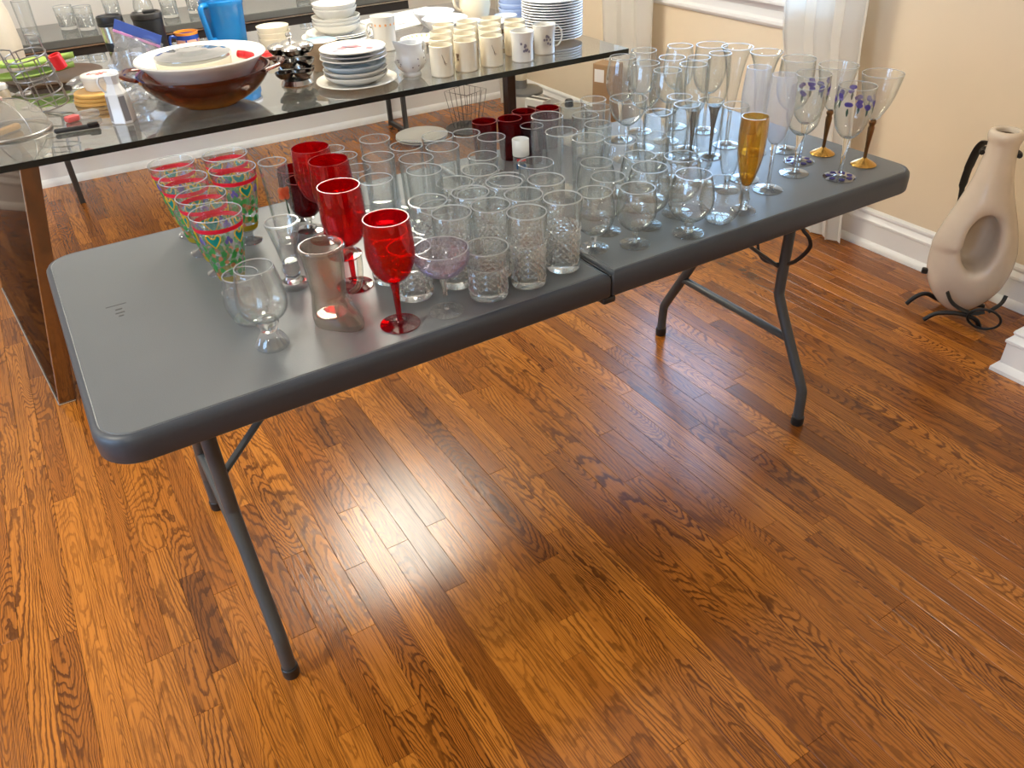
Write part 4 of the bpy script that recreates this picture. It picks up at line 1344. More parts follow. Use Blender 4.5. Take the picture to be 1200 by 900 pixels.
mug_protos('mug', 0.040, 0.098, CREAM)
mug_protos('mugflare', 0.0385, 0.10, CHINA, 0.005)
mug_protos('teacup', 0.044, 0.066, CHINA2, 0.004)
BROWNP = pbsdf('sepia_print', (0.20, 0.12, 0.07), 0.4, noise=0.1)
ORNG = pbsdf('orange_print', (0.75, 0.33, 0.10), 0.4, noise=0.1)
PINKP = pbsdf('pink_print', (0.62, 0.20, 0.22), 0.4, noise=0.1)
GREYPR = pbsdf('grey_flower_print', (0.20, 0.18, 0.22), 0.4, noise=0.2)
MUGS = [  # x, y, kind, handle angle, decoration, label
    (1.339, 1.509, 'mug', 1.571, 'sprig', 'cream mug with a thin sprig drawing beside the creamer'),
    (1.437, 1.516, 'mug', 1.571, 'crest', 'cream mug with a brown crest turned to the side'),
    (1.543, 1.519, 'mug', 1.571, 'sprig', 'cream mug with a thin sprig drawing in front of a side-handled mug'),
    (1.660, 1.502, 'mugflare', 1.571, 'flower', 'white flared mug with a grey flower print'),
    (1.783, 1.546, 'mugflare', -0.35, 'flower', 'white mug with a flower print, its handle towards the big plate stack'),
    (1.385, 1.602, 'mug', 1.571, 'dot', 'cream mug with an orange mark behind the sprig mug'),
    (1.487, 1.612, 'mug', 1.571, None, None), (1.592, 1.612, 'mug', 1.571, None, None), (1.692, 1.602, 'mug', 1.571, None, None),
    (1.44, 1.704, 'mug', 1.571, None, None), (1.54, 1.708, 'mug', 1.571, None, None), (1.64, 1.702, 'mug', 1.571, None, None), (1.745, 1.690, 'mug', 1.571, None, None),
    (1.50, 1.802, 'mug', 1.571, 'dot', 'cream mug with a red mark in the back row of mugs'), (1.60, 1.800, 'mug', 1.571, None, None), (1.70, 1.792, 'mug', 1.571, None, None)]
for x, y, kd, ang, deco, lb in MUGS:
    m = place(kd, 'mug', lb or 'plain cream mug in the middle of the crowd of mugs', 'mug', (x, y, GT), ang, 'mugs on the glass table')
    if deco:
        R_ = lambda z: 0.0402 if z < 0.06 else (0.0402 if kd == 'mug' else 0.0385 + 0.005 * (z - 0.06) / 0.04 + 0.0005)
        a0 = math.atan2(CAM_LOC[1] - y, CAM_LOC[0] - x) - ang + (0.25 if deco != 'crest' else -0.75)
        d = MB()
        if deco == 'sprig':
            d.tube([((R_(z) + 0.0003) * math.cos(a0 + u), (R_(z) + 0.0003) * math.sin(a0 + u), z) for u, z in ((-0.22, 0.075), (-0.12, 0.062), (-0.02, 0.052), (0.05, 0.046), (0.2, 0.044))], 0.0008, 5)
            d.tube([((R_(z) + 0.0003) * math.cos(a0 + u), (R_(z) + 0.0003) * math.sin(a0 + u), z) for u, z in ((-0.05, 0.053), (-0.02, 0.045), (0.1, 0.04))], 0.0007, 5)
            mt = BROWNP
        else:
            rz = random.Random(int(x * 1000))
            for k in range({'crest': 6, 'flower': 9, 'dot': 3}[deco]):
                s_ = {'crest': 0.010, 'flower': 0.016, 'dot': 0.006}[deco]
                decal(d, R_, 0.0004 + 0.0001 * k, a0 + rz.uniform(-s_, s_) / 0.04, 0.052 + rz.uniform(-s_, s_), [(0.0042 * math.cos(t), 0.0048 * math.sin(t)) for t in np.linspace(0, 2 * PI, 8)[:-1]])
            mt = {'crest': BROWNP, 'flower': GREYPR, 'dot': ORNG}[deco]
        obj('printed_motif', d.mesh('printed_motif', mt, 50), m)['kind'] = 'stuff'

# tall stack of dinner plates
pm = plate_mesh('dinner_plate', 0.119, 0.016, 0.0045, CHINA2)
for k in range(15):
    lb = 'white dinner plate on top of the tall plate stack' if k == 14 else ('white dinner plate at the bottom of the tall plate stack' if k == 0 else 'white dinner plate inside the tall plate stack')
    tag(obj('dinner_plate', pm, None, (1.935 + 0.001 * math.sin(k * 2.1), 1.72, GT + k * 0.0095)), lb, 'plate', 'tall stack of white dinner plates')

# stack B: mixed plates and bowls beside the creamer
zz = GT
SB = [('saucer_plate', 0.137, 0.014, CHINA, 'large white plate at the bottom of the mixed crockery stack', 'P'),
      ('cereal_bowl', 0.108, 0.030, CHINA, 'white bowl low in the mixed crockery stack', 'B'), ('cereal_bowl', 0.108, 0.030, CHINA, 'white bowl second from the bottom in the mixed stack', 'B'),
      ('cereal_bowl', 0.106, 0.032, pbsdf('pale_blue_china', (0.50, 0.58, 0.62), 0.2, noise=0.02), 'pale blue bowl in the mixed crockery stack', 'B'),
      ('dessert_plate', 0.112, 0.016, CHINA, 'white plate under the grey rimmed plate of the mixed stack', 'P'), ('dessert_plate', 0.110, 0.016, pbsdf('grey_china', (0.42, 0.40, 0.40), 0.2, noise=0.03), 'grey plate under the flowered plate of the mixed stack', 'P'),
      ('flowered_plate', 0.110, 0.016, CHINA, 'white plate with pink flowers on top of the mixed stack', 'P')]
for k, (nm, R, d, mt, lb, ty) in enumerate(SB):
    me = plate_mesh(nm, R, d, 0.004, mt) if ty == 'P' else bowl_mesh(nm, R, d, R * 0.6, 0.004, mt)
    o = tag(obj(nm, me, None, (1.062, 1.605, zz)), lb, 'plate' if ty == 'P' else 'bowl', 'mixed crockery stack')
    zz += {0: 0.0075, 1: 0.016, 2: 0.016, 3: 0.033, 4: 0.013, 5: 0.013, 6: 0}[k]
    if k == 6:
        for u, v, s_ in ((-0.02, 0.055, 0.011), (0.02, 0.06, 0.013), (0.035, 0.045, 0.009), (-0.05, 0.03, 0.008), (0.06, 0.0, 0.009), (0.0, 0.068, 0.008)):
            s_ *= 1.7
            z_ = float(np.interp(math.hypot(u, v) + s_ * 0.5, [0, 0.0638, 0.0792, 0.1084], [0.006, 0.006, 0.0104, 0.020]))
            obj('flower_print', MB().lathe([(0, 0.0), (s_, 0), (s_ * 0.9, 0.0006), (0, 0.0008)], 7, lambda a, r, z, kk, i: (r * (1 + 0.25 * math.sin(i * 3)), z)).mesh('flower_print', PINKP if s_ > 0.0145 else GREYPR, 50), o, (u, v, z_ + 0.0003), (0, 0, u * 90))

# stack A: bowls on plates at the back
zz = GT
SA = [('dinner_plate', 0.15, 0.016, 'P')] * 2 + [('dinner_plate', 0.13, 0.016, 'P')] * 2 + [('soup_bowl', 0.097, 0.040, 'B')] * 3 + [('ribbed_bowl', 0.088, 0.045, 'B')] * 2
LA = ['largest white plate at the bottom of the bowl-topped stack', 'large white plate, second in the bowl-topped stack', 'smaller white plate in the bowl-topped stack', 'uppermost flat plate of the bowl-topped stack',
      'lowest soup bowl of the bowl-topped stack', 'middle soup bowl of the bowl-topped stack', 'upper soup bowl of the bowl-topped stack', 'lower ribbed white bowl of the bowl-topped stack', 'ribbed white bowl on top of the back stack']
mc = {}
for k, (nm, R, d, ty) in enumerate(SA):
    if (nm, R) not in mc:
        mc[(nm, R)] = plate_mesh(nm, R, d, 0.004, CHINA) if ty == 'P' else bowl_mesh(nm, R, d, R * 0.62, 0.004, CHINA)
    tag(obj(nm, mc[(nm, R)], None, (1.262, 2.283, zz)), LA[k], 'plate' if ty == 'P' else 'bowl', 'bowl-topped crockery stack')
    zz += [0.007, 0.008, 0.007, 0.010, 0.013, 0.013, 0.026, 0.017, 0][k]

# amber bowl with a white bowl and a lidded tin inside
ab = thing('amber_bowl', 'large amber glass bowl with two handles under a white bowl', 'bowl', (0.595, 1.70, GT), math.radians(-20))
obj('body', bowl_mesh('body', 0.205, 0.105, 0.095, 0.006, AMBERB), ab)
for s in (-1, 1):
    pts = smoothcurve([(s * 0.19, -0.075, 0.1), (s * 0.232, -0.05, 0.108), (s * 0.242, 0, 0.11), (s * 0.232, 0.05, 0.108), (s * 0.19, 0.075, 0.1)], 4)
    obj('handle', MB().tube(pts, 0.012, 8, flat=0.5).mesh('handle', AMBERB, 60), ab)
single('white_bowl', MB().lathe([(0, 0.0), (0.10, 0), (0.105, 0.005), (0.15, 0.05), (0.178, 0.085), (0.198, 0.098), (0.200, 0.102), (0.197, 0.106), (0.174, 0.092), (0.145, 0.055), (0.10, 0.008), (0, 0.007)], 56), CHINA,
       'wide white rimmed bowl nested in the amber bowl', 'bowl', (0.595, 1.70, GT + 0.042))
ct = thing('casserole_dish', 'round cream dish with a glass lid sitting in the white bowl', 'dish', (0.575, 1.715, GT + 0.0505))
obj('body', MB().lathe([(0, 0), (0.085, 0), (0.105, 0.02), (0.113, 0.062), (0.115, 0.086), (0.110, 0.088), (0.107, 0.062), (0, 0.02)], 48).mesh('body', CREAM), ct)
lid = obj('lid', MB().lathe([(0.116, 0.089), (0.118, 0.092), (0.116, 0.099), (0.10, 0.101), (0.085, 0.106), (0.05, 0.107), (0.045, 0.111), (0.022, 0.112), (0.0, 0.109), (0, 0.106), (0.08, 0.102), (0.108, 0.0955)], 48).mesh('lid', thin_glass('smoke_lid', (0.55, 0.57, 0.57), (0.3, 0.32, 0.32), 0.03, 3.0, haze=0.12), 50), ct)
single('red_scrubber', MB().box((0, 0, 0.012), (0.05, 0.035, 0.024), 0.008, None, 2), REDP, 'small red pad tucked in the white bowl beside the lidded dish', 'pad', (0.722, 1.665, GT + 0.120), (0, 0.35, 0.5))

# metal tiered egg rack
cr = thing('tiered_metal_stand', 'silver tiered stand of small dark metal cups with a knob', 'stand', (0.895, 1.735, GT))
obj('base', MB().lathe([(0, 0), (0.052, 0), (0.055, 0.004), (0.048, 0.018), (0.02, 0.024), (0, 0.024)], 28).mesh('base', STEEL), cr)
obj('post', MB().lathe([(0, 0.02), (0.004, 0.02), (0.004, 0.145), (0.009, 0.15), (0.011, 0.158), (0.007, 0.165), (0, 0.166)], 14).mesh('post', STEEL), cr)
cupm = MB().lathe([(0, 0), (0.020, 0.002), (0.030, 0.012), (0.033, 0.022), (0.031, 0.022), (0.027, 0.012), (0, 0.004)], 20).mesh('cup', pbsdf('dark_steel', (0.20, 0.19, 0.18), 0.2, metal=1.0, noise=0.1))
cupl = MB().lathe([(0.0335, 0.0225), (0.030, 0.030), (0.015, 0.036), (0, 0.037), (0, 0.034), (0.0325, 0.0215)], 20).mesh('cup_lid', STEEL)
for tier, z in enumerate((0.026, 0.062, 0.098)):
    for i in range(4):
        a = i * PI / 2 + tier * 0.5 + 0.3
        c = obj('cup', cupm, cr, (0.043 * math.cos(a), 0.043 * math.sin(a), z))
        if tier == 2:
            obj('cup_lid', cupl, c)

# single cups and small crockery
bc = thing('cup', 'tan cup with pale blue inside beside the tiered metal stand', 'cup', (1.045, 1.875, GT))
obj('body', MB().lathe([(0, 0), (0.040, 0), (0.043, 0.004), (0.058, 0.09), (0.0605, 0.098), (0.058, 0.099), (0.056, 0.09), (0, 0.088)], 36).mesh('body', pbsdf('tan_glaze', (0.50, 0.38, 0.26), 0.3, noise=0.05)), bc)
obj('blue_lining', MB().lathe([(0, 0.0895), (0.0555, 0.0905), (0.057, 0.0985), (0.0555, 0.0915), (0, 0.0915)], 36).mesh('blue_lining', pbsdf('pale_blue_lining', (0.45, 0.68, 0.82), 0.3, noise=0.02)), bc)
tm = thing('tall_mug', 'tall white mug with an orange pattern band', 'mug', (1.349, 2.01, GT))
obj('body', MB().lathe([(0, 0), (0.040, 0), (0.043, 0.003), (0.043, 0.06), (0.047, 0.115), (0.048, 0.122), (0.045, 0.122), (0.040, 0.06), (0, 0.01)], 36).mesh('body', CHINA), tm)
d = MB()
for i in range(14):
    decal(d, lambda z: 0.0462, 0.0006, i * 2 * PI / 14, 0.094, [(0.0045 * math.cos(t), 0.005 * math.sin(t)) for t in np.linspace(0, 2 * PI, 7)[:-1]])
obj('orange_band', d.mesh('orange_band', ORNG, 50), tm)['kind'] = 'stuff'
obj('handle', MB().tube(smoothcurve([(-0.042, 0, 0.1), (-0.065, 0, 0.1), (-0.072, 0, 0.07), (-0.06, 0, 0.04), (-0.042, 0, 0.035)], 5), 0.005, 8).mesh('handle', CHINA, 60), tm)
op = single('orange_rimmed_plate', MB().lathe([(0, 0.002), (0.05, 0), (0.058, 0.004), (0.085, 0.018), (0.087, 0.021), (0.084, 0.021), (0.056, 0.008), (0, 0.006)], 40), CHINA, 'small plate with an orange dashed rim behind the creamer', 'plate', (1.505, 2.005, GT))
for i in range(22):
    a = i * 2 * PI / 22
    obj('orange_dash', MB().box((0, 0, 0), (0.013, 0.006, 0.0008), 0).mesh('orange_dash', ORNG, 0), op, (0.071 * math.cos(a), 0.071 * math.sin(a), 0.0162), (0, -0.48, a))
# creamer: lathe with a pulled spout and a handle
cm = thing('creamer', 'white flowered cream jug with a handle and pouring lip', 'jug', (1.258, 1.588, GT), math.radians(200))


def creammod(a, r, z, k, i):
    lip = max(0, math.cos(a)) ** 6
    top = max(0, (z - 0.07) / 0.035)
    return r * (1 + 0.035 * math.sin(10 * a) * (1 if 0.01 < z < 0.07 else 0)) + 0.020 * lip * top, z + 0.016 * lip * top


obj('body', MB().lathe([(0, 0), (0.032, 0), (0.034, 0.005), (0.028, 0.012), (0.045, 0.026), (0.055, 0.046), (0.052, 0.066), (0.044, 0.082), (0.046, 0.105), (0.043, 0.105), (0.041, 0.082), (0.048, 0.064), (0.04, 0.03), (0, 0.02)], 40, creammod).mesh('body', CHINA2, 50), cm)
obj('handle', MB().tube(smoothcurve([(-0.044, 0, 0.094), (-0.064, 0, 0.098), (-0.077, 0, 0.080), (-0.070, 0, 0.055), (-0.052, 0, 0.045)], 5), 0.005, 8).mesh('handle', CHINA2, 60), cm)
fl = MB()
rz = random.Random(5)
for k in range(26):
    decal(fl, lambda z: float(np.interp(z, [0.026, 0.046, 0.066], [0.047, 0.0575, 0.0545])), 0.0008, rz.uniform(0, 6.28), rz.uniform(0.032, 0.062), [(0.0030 * math.cos(t), 0.0030 * math.sin(t)) for t in np.linspace(0, 2 * PI, 6)[:-1]])
obj('flower_sprigs', fl.mesh('flower_sprigs', GREYPR, 50), cm)['kind'] = 'stuff'

# cream cup stack, small white cups, lidded pots at the back
ccm = bowl_mesh('cream_cup', 0.064, 0.042, 0.045, 0.004, CREAM)
for k in range(3):
    tag(obj('cream_cup', ccm, None, (1.015, 2.343, GT + k * 0.021)), ['lowest cup of the cream cup stack', 'middle cup of the cream cup stack', 'top cup of the cream cup stack'][k], 'cup', 'stack of cream cups')
single('cream_saucer', MB().lathe([(0, 0.002), (0.04, 0), (0.065, 0.01), (0.067, 0.013), (0.04, 0.006), (0, 0.006)], 32), CREAM, 'cream saucer next to the stack of cream cups', 'saucer', (0.93, 2.20, GT))
single('jar_cap', MB().lathe([(0, 0), (0.026, 0), (0.027, 0.004), (0.025, 0.014), (0, 0.015)], 24), REDP, 'small red jar lid lying on the cream saucer', 'lid', (0.93, 2.20, GT + 0.007))
wc = thing('white_pot', 'small white cylindrical pot beside the blue pitcher', 'pot', (0.80, 2.30, GT))
obj('body', MB().lathe([(0, 0), (0.047, 0), (0.05, 0.003), (0.05, 0.055), (0.047, 0.056), (0.045, 0.012), (0, 0.01)], 36).mesh('body', CREAM), wc)
# placemat / printed sheet
sheet = single('printed_sheet', MB().prism([(1.466, 2.60), (1.514, 2.30), (1.87, 2.40), (1.865, 2.70)], GT + 0.0005, GT + 0.004), PAPER, 'white printed sheet lying flat at the back of the glass table', 'sheet')
for (x, y, w_, h_, a, mt) in ((1.60, 2.40, 0.05, 0.012, 0.3, PINKP), (1.80, 2.46, 0.06, 0.006, 0.9, PRINT), (1.77, 2.50, 0.02, 0.010, 0.2, PRINT), (1.83, 2.52, 0.04, 0.005, 0.7, PRINT)):
    obj('printed_motif', MB().box((0, 0, 0), (w_, h_, 0.0006)).mesh('printed_motif', mt, 0), sheet, (x, y, GT + 0.0044), (0, 0, a))
# cream pitcher, bowls and teacups at the far end
cp = thing('cream_pitcher', 'cream coloured pitcher with a loop handle at the far end', 'pitcher', (1.905, 2.285, GT))
obj('body', MB().lathe([(0, 0), (0.055, 0), (0.06, 0.01), (0.07, 0.06), (0.062, 0.12), (0.05, 0.16), (0.054, 0.19), (0.051, 0.19), (0.047, 0.16), (0, 0.02)], 36).mesh('body', CREAM, 50), cp)
obj('handle', MB().tube(smoothcurve([(-0.05, 0, 0.17), (-0.085, 0, 0.165), (-0.105, 0, 0.12), (-0.095, 0, 0.06), (-0.066, 0, 0.04)], 5), 0.007, 8).mesh('handle', CREAM, 60), cp)
obj('spout', MB().tube([(0.05, 0, 0.08), (0.085, 0, 0.13), (0.10, 0, 0.165)], [0.018, 0.012, 0.010], 10).mesh('spout', CREAM, 60), cp)
bbm = bowl_mesh('blue_white_bowl', 0.075, 0.05, 0.04, 0.004, pbsdf('soft_blue_china', (0.42, 0.52, 0.75), 0.2, noise=0.03))
for k in range(4):
    tag(obj('blue_white_bowl', bbm, None, (1.975, 2.05, GT + k * 0.021)), ['pale blue bowl at the bottom of its stack of four', 'pale blue bowl second from the bottom of its stack', 'pale blue bowl second from the top of its stack', 'pale blue bowl on top of its stack of four'][k], 'bowl', 'stack of pale blue bowls')
for k, (x, y, lb) in enumerate(((1.775, 1.865, 'white teacup with a brown band behind the mugs'), (1.862, 1.952, 'white teacup with a square handle next to the pale blue bowls'), (1.70, 1.96, 'white teacup beside the white serving bowl'))):
    c = place('teacup', 'teacup', lb, 'cup', (x, y, GT), 0.4 + k, 'teacups on the glass table')
    if k == 0:
        obj('brown_band', MB().lathe([(0.0452, 0.028), (0.0462, 0.044), (0.0460, 0.044), (0.0450, 0.028), (0.0452, 0.028)], 36).mesh('brown_band', pbsdf('brown_band', (0.30, 0.22, 0.14), 0.3, noise=0.3, nscale=60)), c)
single('serving_bowl', MB().lathe([(0, 0), (0.045, 0), (0.05, 0.004), (0.08, 0.04), (0.095, 0.062), (0.092, 0.064), (0.075, 0.042), (0, 0.01)], 40), CHINA2, 'white wide serving bowl behind the mugs', 'bowl', (1.66, 2.10, GT))
single('serving_bowl', MB().lathe([(0, 0), (0.045, 0), (0.05, 0.004), (0.078, 0.04), (0.09, 0.058), (0.087, 0.06), (0.072, 0.042), (0, 0.01)], 40), CHINA2, 'white wide bowl beside the cream pitcher', 'bowl', (1.70, 2.28, GT))

# blue pitcher
bp_ = thing('blue_pitcher', 'bright blue plastic drink pitcher with a white lid', 'pitcher', (0.868, 2.482, GT), math.radians(215))
obj('body', MB().lathe([(0, 0), (0.066, 0), (0.07, 0.006), (0.074, 0.06), (0.082, 0.16), (0.085, 0.165), (0.085, 0.18), (0.080, 0.182), (0.078, 0.2), (0.074, 0.2), (0.07, 0.06), (0, 0.01)], 40,
                       lambda a, r, z, k, i: (r * (1 + (0.012 * math.cos(9 * a) if z < 0.14 else 0)), z)).mesh('body', BLUEP, 50), bp_)
obj('lid', MB().lathe([(0, 0.2005), (0.079, 0.2005), (0.084, 0.206), (0.083, 0.216), (0.06, 0.226), (0, 0.228)], 36).mesh('lid', CHINA2, 40), bp_)
obj('handle', MB().tube(smoothcurve([(0.08, 0, 0.17), (0.11, 0, 0.17), (0.118, 0, 0.15), (0.108, 0, 0.09), (0.10, 0, 0.05), (0.072, 0, 0.042)], 5), 0.011, 10).mesh('handle', BLUEP, 60), bp_)
# colourful mug
cg = thing('painted_mug', 'mug painted orange and blue with a blue handle', 'mug', (0.705, 2.455, GT), math.radians(190))
obj('body', MB().lathe([(0, 0), (0.040, 0), (0.043, 0.004), (0.044, 0.06), (0.044, 0.062), (0.040, 0.06), (0, 0.01)], 36).mesh('body', pbsdf('peach_glaze', (0.72, 0.36, 0.26), 0.25, noise=0.3, nscale=45)), cg)
obj('blue_zigzag', MB().lathe([(0.0441, 0.0625), (0.0442, 0.078), (0.0405, 0.078), (0.0402, 0.0625), (0.0441, 0.0625)], 24, lambda a, r, z, k, i: (r, z - (0.010 if (i % 4 == 0 and z < 0.07 and r > 0.043) else 0))).mesh('blue_zigzag', pbsdf('cobalt', (0.02, 0.06, 0.30), 0.25, noise=0.1)), cg)
obj('orange_rim', MB().lathe([(0.0441, 0.0785), (0.045, 0.088), (0.0415, 0.088), (0.0405, 0.0785), (0.0441, 0.0785)], 36).mesh('orange_rim', pbsdf('orange_glaze', (0.80, 0.27, 0.03), 0.25, noise=0.05)), cg)
obj('handle', MB().tube(smoothcurve([(0.042, 0, 0.072), (0.064, 0, 0.076), (0.072, 0, 0.05), (0.06, 0, 0.025), (0.042, 0, 0.02)], 5), 0.006, 8).mesh('handle', MATS['cobalt'], 60), cg)
# travel mugs
sm = thing('travel_mug', 'steel travel mug with a black lid and black band', 'travel mug', (0.432, 2.30, GT))
obj('body', MB().lathe([(0, 0), (0.033, 0), (0.035, 0.003), (0.036, 0.085), (0, 0.085)], 32).mesh('body', STEEL), sm)
obj('grip_band', MB().lathe([(0, 0.0855), (0.0365, 0.0855), (0.039, 0.092), (0.040, 0.115), (0, 0.1155)], 32).mesh('grip_band', BLACK), sm)
obj('steel_shell', MB().lathe([(0, 0.116), (0.040, 0.116), (0.0435, 0.168), (0, 0.168)], 32).mesh('steel_shell', STEEL), sm)
obj('lid', MB().lathe([(0, 0.1685), (0.045, 0.1685), (0.046, 0.178), (0.043, 0.180), (0.0445, 0.184), (0.0435, 0.199), (0.038, 0.201), (0.036, 0.195), (0, 0.195)], 32).mesh('lid', BLACK), sm)
bm_ = thing('black_travel_mug', 'matt black insulated travel mug behind the plastic bag', 'travel mug', (0.575, 2.43, GT))
obj('body', MB().lathe([(0, 0), (0.046, 0), (0.049, 0.004), (0.054, 0.155), (0, 0.156)], 32).mesh('body', BLACK), bm_)
obj('lid', MB().lathe([(0, 0.1565), (0.0555, 0.1565), (0.057, 0.162), (0.056, 0.174), (0.05, 0.178), (0.046, 0.172), (0, 0.172)], 32).mesh('lid', pbsdf('charcoal_lid', (0.03, 0.028, 0.027), 0.3, noise=0.1)), bm_)
obj('slide_tab', MB().box((0.01, -0.012, 0.179), (0.045, 0.020, 0.012), 0.004, None, 2).mesh('slide_tab', BLACK), bm_)


# crumpled plastic bags: displaced closed pillows
def pillow(sx, sy, sz, seed, amp, nu=22, nv=14):
    rz_ = random.Random(seed)
    ph = [rz_.uniform(0, 6.28) for _ in range(8)]
    vs, fs = [], []
    for j in range(nv + 1):
        v = PI * j / nv
        for i in range(nu):
            u = 2 * PI * i / nu
            n_ = 1 + amp * (math.sin(3 * u + ph[0] + 2 * v) + 0.8 * math.sin(5 * u - 3 * v + ph[1]) + 0.6 * math.sin(7 * v + 2 * u + ph[2]) + 0.5 * math.sin(11 * u + ph[3]))
            vs.append((sx * math.copysign(abs(math.cos(u)) ** 0.7, math.cos(u)) * math.sin(v) ** 0.6 * n_, sy * math.copysign(abs(math.sin(u)) ** 0.7, math.sin(u)) * math.sin(v) ** 0.6 * n_, max(0.0, sz * (0.5 - 0.5 * math.cos(v)) * (1 + amp * math.sin(4 * u + ph[4])))))
    for j in range(nv):
        for i in range(nu):
            fs.append((j * nu + i, j * nu + (i + 1) % nu, (j + 1) * nu + (i + 1) % nu, (j + 1) * nu + i))
    return MB().add(vs, fs)


zb = thing('zip_bag', 'clear zip bag with a pink and blue closure strip', 'bag', (0.462, 2.07, GT), math.radians(-25))
obj('bag_body', pillow(0.085, 0.05, 0.15, 4, 0.10).mesh('bag_body', BAG, 25), zb)
obj('blue_lip', MB().prism([(-0.06, 0.0), (0.09, 0.0), (0.09, 0.003), (-0.06, 0.003)], 0, 0.032).mesh('blue_lip', thin_glass('blue_film', (0.45, 0.55, 0.85), (0.2, 0.3, 0.6), 0.1, 1.0, haze=0.5, hazecol=(0.15, 0.25, 0.65)), 0), zb, (0.0, 0, 0.165), (0, math.radians(24), 0))
obj('pink_strip', MB().prism([(-0.065, -0.001), (0.085, -0.001), (0.085, 0.004), (-0.065, 0.004)], 0, 0.007).mesh('pink_strip', pbsdf('pink_strip', (0.72, 0.28, 0.55), 0.4, noise=0.05), 0), zb, (0.0, 0, 0.155), (0, math.radians(24), 0))
obj('loose_film', MB().prism([(-0.075, 0.0), (0.08, 0.0), (0.08, 0.002), (-0.075, 0.002)], 0, 0.05).mesh('loose_film', BAG, 0), zb, (0.0, 0, 0.112), (0, math.radians(20), 0))
single('plastic_bag', pillow(0.09, 0.055, 0.045, 9, 0.16), BAG, 'crumpled clear plastic bag beside the wooden tray', 'bag', (0.325, 2.16, GT), (0, 0, 0.5), angle=20)
single('plastic_wrap', pillow(0.055, 0.04, 0.04, 12, 0.18), BAG, 'crumpled clear wrapper between the white jug and amber bowl', 'wrapper', (0.405, 1.88, GT), (0, 0, 1.2), angle=20)
cw = thing('plastic_clip', 'clear and red plastic clip lying below the wire caddy', 'clip', (0.215, 1.775, GT), 0.4)
obj('clear_part', MB().box((0.02, 0, 0.012), (0.06, 0.045, 0.022), 0.008, None, 2).mesh('clear_part', BAG), cw)
obj('red_part', MB().box((-0.03, 0.005, 0.010), (0.04, 0.03, 0.018), 0.006, None, 2).mesh('red_part', pbsdf('red_tint', (0.55, 0.10, 0.10), 0.25, noise=0.2, nscale=40)), cw)
# white round tin on yellow coasters
cm2 = MB().lathe([(0, 0), (0.072, 0), (0.075, 0.003), (0.075, 0.009), (0.072, 0.012), (0, 0.012)], 40).mesh('wooden_coaster', YELW)
for k in range(3):
    tag(obj('wooden_coaster', cm2, None, (0.29 + 0.003 * k, 1.965 - 0.002 * k, GT + k * 0.0125)), ['lowest round yellow coaster under the white tub', 'middle round yellow coaster under the white tub', 'top round yellow coaster under the white tub'][k], 'coaster', 'round yellow coasters')
wt = thing('white_tub', 'round white lidded tub with red script on its lid', 'tub', (0.315, 1.975, GT + 0.0378))
obj('body', MB().lathe([(0, 0), (0.052, 0), (0.054, 0.003), (0.057, 0.03), (0, 0.03)], 40).mesh('body', CHINA), wt)
ld = obj('lid', MB().lathe([(0, 0.0305), (0.058, 0.0305), (0.059, 0.033), (0.059, 0.042), (0.056, 0.045), (0, 0.045)], 40).mesh('lid', CHINA), wt)
for k, (x, y, s_) in enumerate(((-0.02, 0.006, 1), (0.012, 0.002, 0.9), (0.0, -0.014, 0.7))):
    obj('red_script', MB().tube(smoothcurve([(-0.016 * s_, -0.004, 0), (-0.009 * s_, 0.007, 0), (-0.004 * s_, -0.005, 0), (0.004 * s_, 0.006, 0), (0.009 * s_, -0.004, 0), (0.016 * s_, 0.003, 0)], 4), 0.0012, 5).mesh('red_script', REDP, 60), ld, (x, y, 0.0455))
# white four-sided jug with grey panels
wj = thing('square_jug', 'white four-sided jug with grey side panels and a small ear handle', 'jug', (0.320, 1.664, GT), math.radians(14))
vs, fs = [], []
for z, w_ in ((0, 0.033), (0.003, 0.035), (0.085, 0.030), (0.098, 0.022), (0.112, 0.017), (0.124, 0.019), (0.138, 0.024), (0.138, 0.020), (0.12, 0.014)):
    c_ = w_ * 0.35
    vs += [(w_, -c_, z), (w_, c_, z), (c_, w_, z), (-c_, w_, z), (-w_, c_, z), (-w_, -c_, z), (-c_, -w_, z), (c_, -w_, z)]
for k in range(8):
    for i in range(8):
        fs.append((k * 8 + i, k * 8 + (i + 1) % 8, (k + 1) * 8 + (i + 1) % 8, (k + 1) * 8 + i))
fs += [tuple(reversed(range(8))), tuple(range(64, 72))]
obj('body', MB().add(vs, fs).mesh('body', CHINA2, 20), wj)
for k in range(4):
    obj('grey_panel', MB().box((0, 0, 0), (0.0008, 0.019, 0.072)).mesh('grey_panel', pbsdf('grey_glaze', (0.22, 0.215, 0.23), 0.3, noise=0.05), 0), wj, (0.0331 * math.cos(k * PI / 2), 0.0331 * math.sin(k * PI / 2), 0.044), (0, -0.06, k * PI / 2))
obj('handle', MB().tube(smoothcurve([(-0.020, 0, 0.134), (-0.036, 0, 0.134), (-0.042, 0, 0.118), (-0.034, 0, 0.098), (-0.024, 0, 0.092)], 4), 0.0035, 7).mesh('handle', CHINA2, 60), wj)
# black folding knife / pen
kn = thing('black_peeler', 'black plastic handled peeler near the edge of the glass', 'peeler', (0.185, 1.652, GT), math.radians(-6))
obj('handle', MB().box((0, 0, 0.008), (0.125, 0.016, 0.013), 0.005, None, 2).mesh('handle', BLACK), kn)
obj('head', MB().box((0.045, 0.001, 0.012), (0.032, 0.020, 0.014), 0.005, None, 2).mesh('head', pbsdf('black_gloss', (0.01, 0.01, 0.01), 0.15, noise=0.1)), kn)
obj('blade', MB().box((-0.075, 0, 0.008), (0.032, 0.006, 0.002)).mesh('blade', STEEL, 0), kn)
